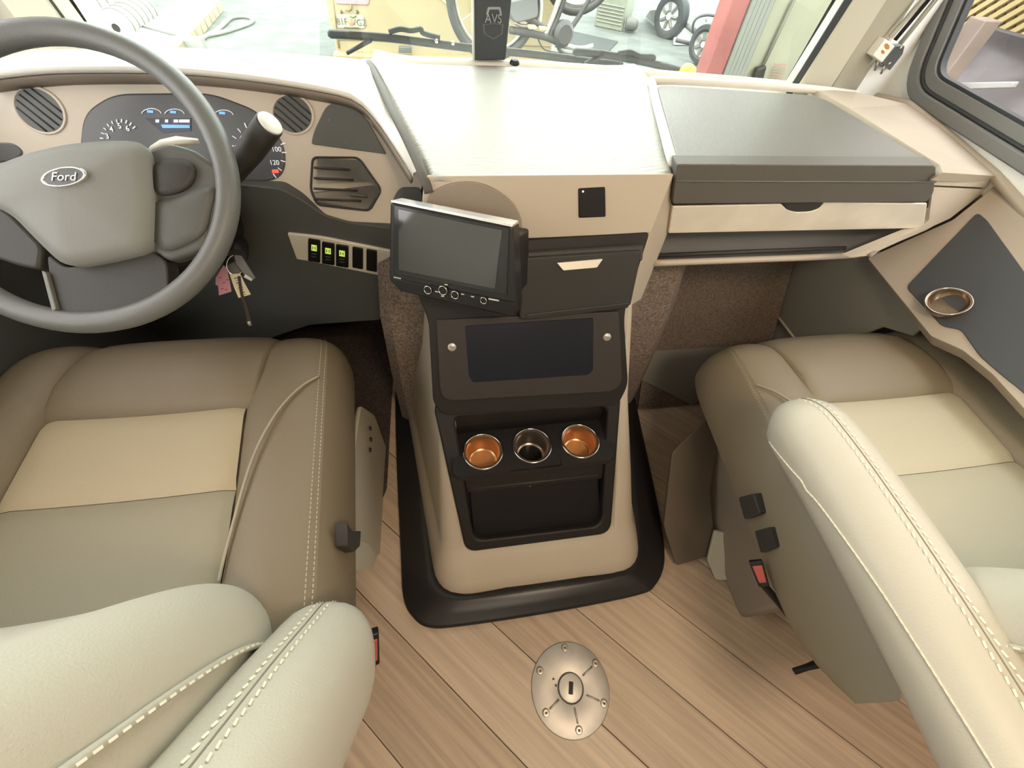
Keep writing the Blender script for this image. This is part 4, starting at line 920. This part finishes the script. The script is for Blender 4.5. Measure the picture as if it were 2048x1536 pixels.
for x, y in ((1802, 96), (1779, 128)): lathe('bracket_screw', tp3.at(x, y, .022), tp3.n, [(0, .002), (.003, .0015), (.004, 0)], CHROME, shd, ns=10)
for (a, b) in (((1755, 124), (1750, 140)), ((1768, 132), (1762, 147))): tube('bracket_pin', [tp3.at(*a, .014), tp3.at(*b, .014)], .003, STEEL, shd, ns=6)

# black upright case standing against the windshield
avp = Plane(Y(945, 118, 1.285), Y(1010, 119, 1.285), Y(945, 0, 1.275))
av = thing('upright_case', 'black upright case with pale letters standing against the windshield', 'case', tuple(avp.at(980, 118)))
slab('case_body', [avp.at(946, 121), avp.at(1011, 121), avp.at(1023, 0), avp.at(1036, -130), avp.at(944, -130), avp.at(945, 0)], .03, mat('case_black', (.045, .05, .055), .5), av, bevel=.003)
tube('case_highlight', [avp.at(947, 119, .0), avp.at(945.5, 0, .0), avp.at(944, -130, 0)], .0035, mat('case_highlight_pale', (.75, .76, .72), .4), av, ns=6)  # pale tube paints the highlight along the left edge
text('case_letters', 'AVS', avp.at(987, 38, .0015), (1, 0, 0), avp.n, .024, mat('case_grey_print', (.28, .30, .30), .5), av)
GP = mat('case_grey_print', (0, 0, 0))
frame('case_mark', rnd([avp.at(x, y, .001) for x, y in ((976, 14), (1001, 14), (1004, 30), (972, 30))], .002, 2), rnd([avp.at(x, y, .001) for x, y in ((979, 19), (998, 19), (1000, 30), (976, 30))], .002, 2), .001, GP, av, bevel=0)
shp = [(965, 48), (987, 46), (1007, 48), (1005, 68), (987, 79), (968, 68)]
frame('case_shield', [avp.at(x, y, .001) for x, y in shp], [avp.at(987+(x-987)*.85, 60+(y-60)*.85, .001) for x, y in shp], .001, mat('case_dark_print', (.10, .11, .11), .4), av, bevel=0)

# ------------------------------------------------------------------ wipers outside the glass
def wiper(label_, blade, arm, hump_, yv):
    t = thing('windshield_wiper', label_, 'wiper', tuple(Y(*blade[len(blade)//2], yv)))
    P = lambda L, dy=0: [Y(x, y, yv+dy) for x, y in L]
    tube('blade', catmull(P(blade), 6), [.006]+[.0095]*(6*(len(blade)-1)-1)+[.006], RUBBER, t, ns=8)
    tube('blade_spine', catmull(P([(x, y-4) for x, y in blade[1:-1]], -.004), 6), .005, CHAR, t, ns=6)
    tube('arm', P(arm, -.004), .0085, RUBBER, t, ns=8, flat=.6)
    tube('linkage', catmull(P(hump_, -.008), 5), .006, RUBBER, t, ns=8)
    return t
w1 = wiper('black wiper with two bright rivets in front of the yellow van', [(656, 68), (700, 70), (780, 76), (860, 86), (940, 96), (1050, 107), (1150, 119), (1245, 129)], [(694, 106), (742, 80)], [(778, 64), (800, 58), (822, 61), (842, 58), (846, 66), (880, 76)], 1.40)
for x, y in ((873, 82), (906, 86)): lathe('rivet', Y(x, y, 1.385), (0, -1, .1), [(0, .002), (.004, .0015), (.005, 0)], CHROME, w1, ns=10)
w2 = wiper('black wiper nearer the right pillar beside the yellow cap', [(1146, 103), (1200, 108), (1260, 118), (1320, 131), (1376, 146)], [(1170, 127), (1208, 110)], [(1236, 107), (1260, 104), (1280, 112), (1305, 113), (1308, 120)], 1.36)
yc = lathe('cone_marker', Y(1375, 145, 1.34), (0, -.5, .9), [(0, .018), (.012, .017), (.020, .012), (.024, .002), (.024, -.02), (0, -.02)], mat('yellow_plastic', (.65, .45, .08), .4), None, ns=24)
tag(yc, 'round yellow plastic cap outside the glass below the right wiper tip', 'cap')
cowl = struct(grid('trim_11', [[(-1.1, 1.36, .885), (0, 1.42, .885), (1.0, 1.30, .885)], [(-1.1, 1.42, .88), (0, 1.50, .88), (1.0, 1.36, .88)], [(-1.1, 1.44, .3), (0, 1.52, .3), (1.0, 1.38, .3)]], mat('body_white', (.5, .5, .48), .4), None))

# ------------------------------------------------------------------ outside
GZ = -.70
ASPH = mat('pale_asphalt', (0.087, 0.098, 0.091), .85, bump=.5, bscale=60, var=.18, vscale=3)
struct(box('ground', (3, 14, GZ-.05), (60, 40, .1), ASPH, bevel=0))
CONC = mat('pale_concrete', (0.264, 0.264, 0.248), .85, bump=.3, bscale=60)
swk = slab('sidewalk', [Z(352, 0, GZ+.15), Z(428, 0, GZ+.15), Z(340, 92, GZ+.15), Z(250, 130, GZ+.15), Z(150, 130, GZ+.15), Z(257, 67, GZ+.15)], .14, CONC, None, bevel=.01, n=Vector((0, 0, 1))); struct(swk)
tube('joint', [Z(286, 54, GZ+.152), Z(351, 72, GZ+.152)], .02, mat('joint_dark', (0.093, 0.093, 0.085), .9), swk, ns=6)
CURB = mat('tan_curb', (0.310, 0.264, 0.171), .85, var=.2, vscale=8)
a, b = Z(428, 0, GZ+.15), Z(340, 92, GZ+.15)
for k in range(9):
    p, q = a.lerp(b, k/9+.006), a.lerp(b, (k+1)/9-.006); d = Vector((.10, .0, 0))
    slab('curb_stone', [p, q, q+d, p+d], .15, CURB, swk, bevel=.01, n=Vector((0, 0, 1)))
kb = box('kerb_block', Z(378, 86, GZ+.1), (.42, .16, .14), CONC, rot=.05, bevel=.01); tag(kb, 'small pale concrete block at the end of the curb', 'block')
cabp = [Z(x, y, GZ+.03) for x, y in ((395, 92), (400, 82), (412, 72), (440, 66), (480, 54), (503, 44), (502, 36), (484, 33), (462, 36), (448, 48), (432, 62), (416, 70))]
hs = tube('cable', catmull(cabp, 6), .03, mat('grey_cable', (0.248, 0.264, 0.232), .6), None, ns=8); tag(hs, 'looped grey cable lying on the pavement beside the curb', 'cable')
# rolls of wire mesh behind the wheel
MESHM = mat('pale_mesh', (0.388, 0.388, 0.357), .7, bump=1.0, bscale=30, var=.3, vscale=30, stretch=(1, 6, 1))
for i, (p0, p1, r, lab) in enumerate((((140, 20), (225, -22), .36, 'large pale roll of fence mesh behind the steering wheel rim'), ((232, 56), (285, 22), .20, 'small pale roll of fence mesh at the sidewalk edge'))):
    A_, B_ = Z(*p0, GZ+r), Z(*p1, GZ+r); t = thing('mesh_roll', lab, 'fence roll', (A_.x, A_.y, GZ), group=None)
    d = (B_-A_).normalized(); u, w, _ = axes(d); L_ = max(1.2, (B_-A_).length)
    lathe('roll_body', A_, d, [(.05, 0), (r*.8, 0), (r, .03), (r, L_-.03), (r*.8, L_), (.05, L_)], MESHM, t, ns=28)
    for k in range(6): tube('mesh_wire', circ(A_+d*(L_*(k+.5)/6), u, w, r+.012, 24), .012, mat('wire_grey', (.30, .30, .26), .5), t, ns=4, closed=True)
gw = box('garden_wall', (-7.5, 14, GZ+.9), (6, .3, 1.8), mat('white_render', (0.388, 0.388, 0.364), .8, var=.1, vscale=4), bevel=.02); tag(gw, 'pale wall far behind the fence rolls at top left', 'wall'); gw['kind'] = 'structure'

# yellow van seen from behind
VY = 5.3
vp = Plane(Y(660, 50, VY), Y(1104, 50, VY), Y(660, 0, VY))
van = thing('yellow_van', 'cream yellow van parked ahead with a licence plate on its rear', 'van', (0, VY, GZ))
VAN = mat('van_yellow', (0.310, 0.253, 0.143), .5, var=.05, vscale=2)
vb = [Y(676, 102, VY), Y(1106, 100, VY), Y(1110, 60, VY)]
x0, x1 = Y(660, 50, VY).x, Y(1106, 90, VY).x
slab('van_body', [(x0, VY, -.02), (x1, VY, -.02), (x1+.0, VY, 1.7), (x0+.0, VY, 1.7)], 4.2, VAN, van, bevel=.05, seg=3, n=Vector((0, -1, 0)))
slab('bumper', [(x0-.02, VY-.10, -.12), (x1+.02, VY-.10, -.12), (x1+.02, VY-.10, .05), (x0-.02, VY-.10, .05)], .12, mat('bumper_yellow', (0.279, 0.209, 0.109), .5), van, bevel=.02, n=Vector((0, -1, 0)))
slab('bumper_step', [Y(797, 94, VY-.12), Y(823, 94, VY-.12), Y(823, 106, VY-.12), Y(797, 106, VY-.12)], .05, mat('step_grey', (.10, .10, .09), .5), van, bevel=.005)
slab('lower_body', [(x0+.1, VY+.1, GZ+.2), (x1-.1, VY+.1, GZ+.2), (x1-.1, VY+.1, -.1), (x0+.1, VY+.1, -.1)], 3.8, BLACK, van, bevel=0, n=Vector((0, -1, 0)))
for x in (x0+.18, x1-.18):
    lathe('wheel', (x-.1, VY+.8, GZ+.33), (1, 0, 0), [(0, 0), (.2, 0), (.33, .02), (.33, .2), (.2, .22), (0, .22)], RUBBER, van, ns=28)
slab('tail_light', rnd([vp.at(671, -8, .01), vp.at(739, -10, .01), vp.at(738, 10, .01), vp.at(672, 8, .01)], .02, 3), .03, mat('tail_lens', (0.434, 0.232, 0.248), .3), van, bevel=.006)
tube('door_seam', [vp.at(664, 0, .003), vp.at(672, 60, .003), vp.at(678, 96, .003)], .012, mat('seam_tan', (.26, .2, .11), .6), van, ns=5)
tube('crease', [vp.at(676, 78, .002), vp.at(800, 81, .002), vp.at(1100, 92, .002)], .010, mat('seam_tan', (0, 0, 0)), van, ns=5)
tube('crease', [vp.at(880, -5, .0), vp.at(906, 20, .0), vp.at(915, 60, .0), vp.at(918, 76, .0)], .012, VAN, van, ns=6)
tube('latch_wire', [vp.at(701, 9, .01), vp.at(703, 17, .01), vp.at(698, 21, .01), vp.at(691, 19, .01)], .006, mat('seam_tan', (0, 0, 0)), van, ns=5)
for x, y in ((682, 24), (714, 24)): tube('plate_bracket', [vp.at(x, y-4, .012), vp.at(x, y+3, .012), vp.at(x+3, y, .012)], .006, PRINT, van, ns=5)
pl = slab('licence_plate', rnd([vp.at(673, 28, .012), vp.at(727, 30, .012), vp.at(730, 57, .012), vp.at(675, 56, .012)], .015, 3), .008, mat('plate_white', (0.388, 0.357, 0.279), .4), van, bevel=.003)
PTXT = mat('plate_print', (.10, .10, .09), .5)
ux = (vp.at(720, 44)-vp.at(680, 43)).normalized()
text('plate_letters', '81F', vp.at(684, 44, .016), ux, vp.n, .070, PTXT, pl)
text('plate_letters', 'VGZ', vp.at(718.5, 46, .016), ux, vp.n, .070, PTXT, pl)
lathe('plate_orange', vp.at(702, 45, .016), vp.n, [(0, .002), (.02, .002), (.024, 0)], mat('plate_red', (0.698, 0.217, 0.109), .5), pl, ns=18)
tube('plate_leaf', [vp.at(699, 31, .017), vp.at(706, 34, .017), vp.at(712, 31, .017)], .008, mat('plate_green', (.20, .26, .12), .5), pl, ns=5)
tube('plate_footer', [vp.at(688, 55, .016), vp.at(718, 56, .016)], .005, PTXT, pl, ns=4)

# bicycle carried in front of the van
BY = 4.6
bp = Plane(Y(960, 60, BY), Y(1160, 70, BY+.25), Y(960, 0, BY))
bk = thing('bicycle', 'dark bicycle leaning in front of the yellow van', 'bicycle', tuple(bp.at(1000, 110)))
BLK = mat('bike_black', (.05, .05, .05), .5); BST = mat('bike_steel', (0.620, 0.589, 0.527), .3, metal=.8)
def wheel_(c, R_, nm='wheel'):
    u = (bp.at(1040, 60)-bp.at(1000, 60)); u.z = 0; u.normalize(); w = Vector((0, 0, 1))
    tr_ = tube(nm, circ(c, u, w, R_, 48), .035, BLK, bk, ns=10, closed=True)
    tube('wheel_rim', circ(c, u, w, R_-.05, 48), .014, BST, tr_, ns=6, closed=True)
    for k in range(14):
        a = 2*PI*k/14; v, f = tubegeo([c, c+(u*math.cos(a)+w*math.sin(a))*(R_-.05)], .004, 4); mk('spoke', v, f, BST, tr_)
    lathe('wheel_hub', c-u.cross(w)*.04, u.cross(w), [(0, 0), (.03, 0), (.03, .08), (0, .08)], BST, tr_, ns=12)
wc1 = bp.at(990, 50); wc1 = wc1+Vector((0, 0, .18)); wheel_(wc1, .40)
wc2 = bp.at(1175, -60); wheel_(wc2+Vector((0, .2, .1)), .40)
T_ = lambda L, r, m=BLK, nm='frame_tube', off=.06: tube(nm, catmull([bp.at(x, y, off) for x, y in L], 4), r, m, bk, ns=8)
T_([(1020, 60), (1050, 65), (1095, 75), (1125, 90)], .028)
T_([(1090, 70), (1105, 35), (1125, -20)], .025, BST)
T_([(1098, 72), (1114, 38), (1135, -20)], .022)
T_([(1025, 30), (1060, 40), (1100, 60)], .02)
T_([(1080, -20), (1083, 10), (1080, 45)], .014, mat('bike_pale', (.5, .5, .45), .4), 'cable_housing')
T_([(1135, 65), (1150, 45), (1172, 10), (1185, -15)], .022, BLK, 'handlebar')
T_([(1112, 80), (1135, 92), (1160, 97), (1185, 92)], .020, BST, 'fork_blade')
T_([(1115, 80), (1118, 98), (1130, 108), (1148, 110), (1155, 104)], .016, BLK, 'fork_blade')
T_([(1075, 75), (1085, 95), (1100, 103), (1130, 108)], .007, BLK, 'brake_cable')
T_([(1110, 55), (1125, 50), (1135, 62), (1130, 78)], .010, BST, 'brake_cable')
T_([(1030, 45), (1045, 52), (1070, 50)], .014, BST, 'chain_stay')
lathe('bottom_bracket', bp.at(1128, 68, .10), bp.n, [(0, .03), (.07, .03), (.10, .0), (.10, -.04), (0, -.04)], BLK, bk, ns=18)
slab('saddle_bag', rnd([bp.at(1008, 5, .12), bp.at(1075, -10, .12), bp.at(1078, 35, .12), bp.at(1030, 48, .12)], .04, 4), .12, mat('bag_grey', (0.155, 0.155, 0.155), .8), bk, bevel=.02)
for x, y in ((1066, 55), (1088, 58)): slab('pedal', rnd([bp.at(x-8, y-5, .14), bp.at(x+8, y-3, .14), bp.at(x+8, y+4, .14), bp.at(x-8, y+4, .14)], .01, 2), .04, mat('pedal_tan', (0.744, 0.558, 0.279), .5), bk, bevel=.006)

# things on the pavement
o1, o2, o3 = Z(1188, 52, GZ), Z(1243, 64, GZ), Z(1262, 42, GZ)
ac = thing('floor_heater_unit', 'pale boxy appliance with louvred grille standing on the pavement', 'appliance', tuple(o1))
ux = (o2-o1); uy = (o3-o2); hgt = Vector((0, 0, 1.15))
ACM = mat('unit_cream', (0.202, 0.217, 0.163), .6, var=.1, vscale=6)
slab('unit_body', [o1, o2, o2+hgt, o1+hgt], uy.length, ACM, ac, bevel=.02, n=-uy.normalized())
for k in range(6):
    z = .10+k*.055; a, b = o1.lerp(o2, .06)+Vector((0, 0, z))-uy.normalized()*.01, o1.lerp(o2, .94)+Vector((0, 0, z))-uy.normalized()*.01
    v, f = tubegeo([a, b], .012, 5); mk('louvre', v, f, mat('louvre_grey', (0.217, 0.217, 0.186), .6), ac)
c_ = o1.lerp(o2, .25)+Vector((0, 0, .62))-uy.normalized()*.012
slab('unit_label', [c_, c_+ux*.22, c_+ux*.22+Vector((0, 0, .12)), c_+Vector((0, 0, .12))], .004, mat('label_dark', (.08, .08, .08), .6), ac, bevel=0)
lathe('motor', Z(1252, 46, GZ+.14), (1, -.3, 0), [(0, 0), (.10, 0), (.12, .04), (.12, .2), (.07, .25), (0, .25)], mat('motor_grey', (.12, .12, .11), .5), ac, ns=18)
mt = slab('rubber_mat', [Z(1146, 62, GZ+.02), Z(1236, 82, GZ+.02), Z(1214, 106, GZ+.02), Z(1110, 92, GZ+.02)], .015, mat('mat_dark', (.05, .057, .057), .8, spec=.05), None, bevel=.004); tag(mt, 'dark rubber mat lying on the pavement past the wiper', 'mat')
def carwheel(c, n, R_, label_, par):
    w = lathe('tyre', c, n, [(R_*.60, .09), (R_*.72, .11), (R_*.95, .10), (R_, .06), (R_, -.06), (R_*.95, -.1), (R_*.6, -.1)], RUBBER, par, ns=32)
    lathe('hubcap', c, n, [(0, .10), (R_*.15, .10), (R_*.2, .07), (R_*.55, .07), (R_*.62, .09)], mat('hub_white', (0.496, 0.496, 0.480), .4), w, ns=24)
    u, v2, _ = axes(n)
    for k in range(7):
        a = 2*PI*k/7; p = c+V(n).normalized()*.085; v, f = tubegeo([p+(u*math.cos(a)+v2*math.sin(a))*R_*.2, p+(u*math.cos(a)+v2*math.sin(a))*R_*.55], .03, 5); mk('hub_gap', v, f, mat('hub_grey', (.16, .16, .15), .5), w)
trl = thing('white_trailer', 'white trailer with spoked wheels standing on the pavement at right', 'trailer', tuple(Z(1345, 60, GZ)))
nn_ = Vector((-.85, -.5, 0)).normalized()
wA = Z(1343, 32, GZ+.34); wB = Z(1412, 88, GZ+.30)
carwheel(wA, nn_, .36, '', trl); carwheel(wB, nn_, .28, '', trl)
WHT = mat('trailer_white', (0.465, 0.480, 0.465), .5)
along = Vector((-nn_.y, nn_.x, 0))
if along.x < 0: along = -along
slab('trailer_body', [wA-nn_*.45+along*.45+Vector((0, 0, -.05)), wA-nn_*.45+along*2.6+Vector((0, 0, -.05)), wA-nn_*.45+along*2.6+Vector((0, 0, 1.2)), wA-nn_*.45+along*.45+Vector((0, 0, 1.2))], 1.6, WHT, trl, bevel=.08, seg=3, n=nn_)
slab('fender', rnd([Z(1290, 34, GZ+.02), Z(1328, 64, GZ+.02), Z(1334, 18, GZ+.45), Z(1300, 20, GZ+.25)], .1, 4), .06, WHT, trl, bevel=.02)
slab('deck_plate', [Z(1348, 84, GZ+.06), Z(1390, 84, GZ+.06), Z(1362, 50, GZ+.06), Z(1348, 60, GZ+.06)], .05, WHT, trl, bevel=.01)
tube('drawbar', [Z(1350, 30, GZ+.25), Z(1388, 62, GZ+.25)], .05, mat('drawbar_grey', (.10, .10, .10), .5), trl, ns=8)
hd = thing('hand_truck', 'black hand truck with a looped handle beside the white trailer', 'hand truck', tuple(Z(1398, 92, GZ)))
_g = Z(1397, 116, GZ); _rh = Vector((RT.x, RT.y, 0)).normalized()
HP = Plane(_g, _g+_rh, _g+Vector((0, 0, 1)))
tube('handle_loop', catmull([HP.at(x, y) for x, y in ((1396, 88), (1386, 58), (1392, 38), (1412, 30), (1436, 34), (1444, 46), (1432, 66), (1408, 84))], 5), .022, BLK, hd, ns=8)
tube('upright', [HP.at(1394, 116), HP.at(1404, 88), HP.at(1416, 50)], .04, BLK, hd, ns=8)
slab('white_label', [HP.at(1416, 40, .05), HP.at(1424, 40, .05), HP.at(1412, 68, .05), HP.at(1405, 68, .05)], .02, WHT, hd, bevel=.003)
slab('white_label', [HP.at(1392, 98, .05), HP.at(1401, 98, .05), HP.at(1396, 118, .05), HP.at(1388, 117, .05)], .02, WHT, hd, bevel=.003)
tube('axle_bar', [HP.at(1352, 80, -.3), HP.at(1398, 90, -.02)], .035, BLK, hd, ns=8)

# building edge at the right: red post, ribbed grey strip, beige siding
def vpanel(name, lab, cat, pts, yv, th, m, kind=None):
    (a, b) = pts; P = []
    p0, p1 = Y(*a, yv), Y(*b, yv)
    o = slab(name, [(p0.x, yv, GZ), (p1.x, yv, GZ), (p1.x, yv, 2.4), (p0.x, yv, 2.4)], th, m, None, bevel=.01, n=Vector((0, -1, 0)))
    tag(o, lab, cat); return o
vpanel('red_post', 'faded red post standing outside at the right of the windshield', 'post', ((1411, 150), (1444, 153)), 3.0, .15, mat('faded_red', (0.264, 0.085, 0.078), .6, var=.1, vscale=6))
rb = vpanel('ribbed_panel', 'ribbed grey shutter panel beside the red post', 'panel', ((1445, 153), (1483, 157)), 3.02, .1, mat('shutter_grey', (0.202, 0.209, 0.186), .5))
p0, p1 = Y(1445, 153, 3.0), Y(1483, 157, 3.0)
for k in range(5):
    x = p0.x+(p1.x-p0.x)*(k+.5)/5; v, f = boxgeo((x, 3.005, .85), (.03, 0, 0), (0, .03, 0), (0, 0, 3.1)); mk('rib', v, f, mat('shutter_grey', (0, 0, 0)), rb)
sd_ = vpanel('siding_wall', 'pale beige siding wall seen past the right windshield pillar', 'wall', ((1484, 157), (1760, 170)), 3.05, .1, mat('siding_beige', (0.295, 0.287, 0.217), .6, var=.06, vscale=3)); sd_['kind'] = 'structure'
for a, b in (((1512, 160), (1588, 0)),):
    tube('siding_seam', [Y(*a, 3.03), Y(*b, 3.03)], .012, mat('siding_dark', (.13, .13, .10), .6), sd_, ns=5)
slab('door_handle', [Y(1508, 160, 2.98), Y(1527, 162, 2.98), Y(1535, 132, 2.98), Y(1516, 138, 2.98)], .05, BLACK, sd_, bevel=.01)
for k in range(7):
    y = 128+k*5; slab('sign_line', [Y(1549-k*1.4, y, 3.02), Y(1574-k*1.4, y, 3.02), Y(1574-k*1.4, y+1.6, 3.02), Y(1549-k*1.4, y+1.6, 3.02)], .004, mat('faded_sign_red', (.34, .20, .16), .7), sd_, bevel=0)

# beyond the side window: tarp, post, lattice fence
TY = mat('grey_tarp', (.135, .122, .128), .28, var=.2, vscale=3, spec=.7)
rows = []
random.seed(3)
for i in range(30):
    r_ = []
    for j in range(15):
        y = -.5+i*.103; z = -.6+j*.1085
        f1 = abs(math.sin(2.6*z*1.8+1.3*y+.8*math.sin(1.7*y))); f2 = abs(math.sin(4.1*z-2.2*y+1.1)); f3 = abs(math.sin(7*z+5*y))
        r_.append(Vector((2.80-.16*f1**.6-.09*f2**.6-.03*f3+random.uniform(-.02, .02), y, z if j < 14 else .915)))
    rows.append(r_)
tarp = grid('grey_tarp', rows, TY, None, subsurf=1, solid=.01); tag(tarp, 'crumpled grey plastic tarp outside the right side window', 'tarp')
wb_ = slab('white_board', [X(1880, 166, 2.42), X(2030, 163, 2.42), X(2020, 176, 2.42), X(1898, 180, 2.42)], .03, mat('board_white', (.45, .45, .42), .5), None, bevel=.005); tag(wb_, 'white board across the tarp outside the side window', 'board')
po = box('wooden_post', (2.35, 2.155, .13), (.09, .09, 1.66), mat('tan_wood', (.27, .215, .18), .7, var=.12, vscale=6), bevel=.006); tag(po, 'tan wooden post outside the side window in front of the tarp', 'post')
fe = thing('lattice_fence', 'yellow lattice fence high beyond the tarp outside the side window', 'fence', (3.4, .8, GZ))
LAT = mat('lattice_yellow', (.52, .43, .21), .6)
for s_ in (1, -1):
    first = None
    for k in range(-20, 60):
        y0 = -.8+k*.075
        if first is None:
            v, f = boxgeo((3.4+.02*s_, y0+.6*s_, 1.35), (.02, 0, 0), Vector((0, .7, .7*s_)).normalized()*1.9, Vector((0, -.7*s_, .7)).normalized()*.030)
            first = mk('lattice_slat', v, f, LAT, fe)
        else:
            c_ = first.copy(); COL.objects.link(c_); c_.parent = fe; c_.location = (0, (k+20)*.075, 0)
slab('fence_backing', [(3.5, -1, .5), (3.5, 4.2, .5), (3.5, 4.2, 2.2), (3.5, -1, 2.2)], .02, mat('backing_tan', (.15, .12, .055), .8), fe, bevel=0, n=Vector((-1, 0, 0)))
for o in list(bpy.data.objects):
    if '_base' in o: del o['_base']
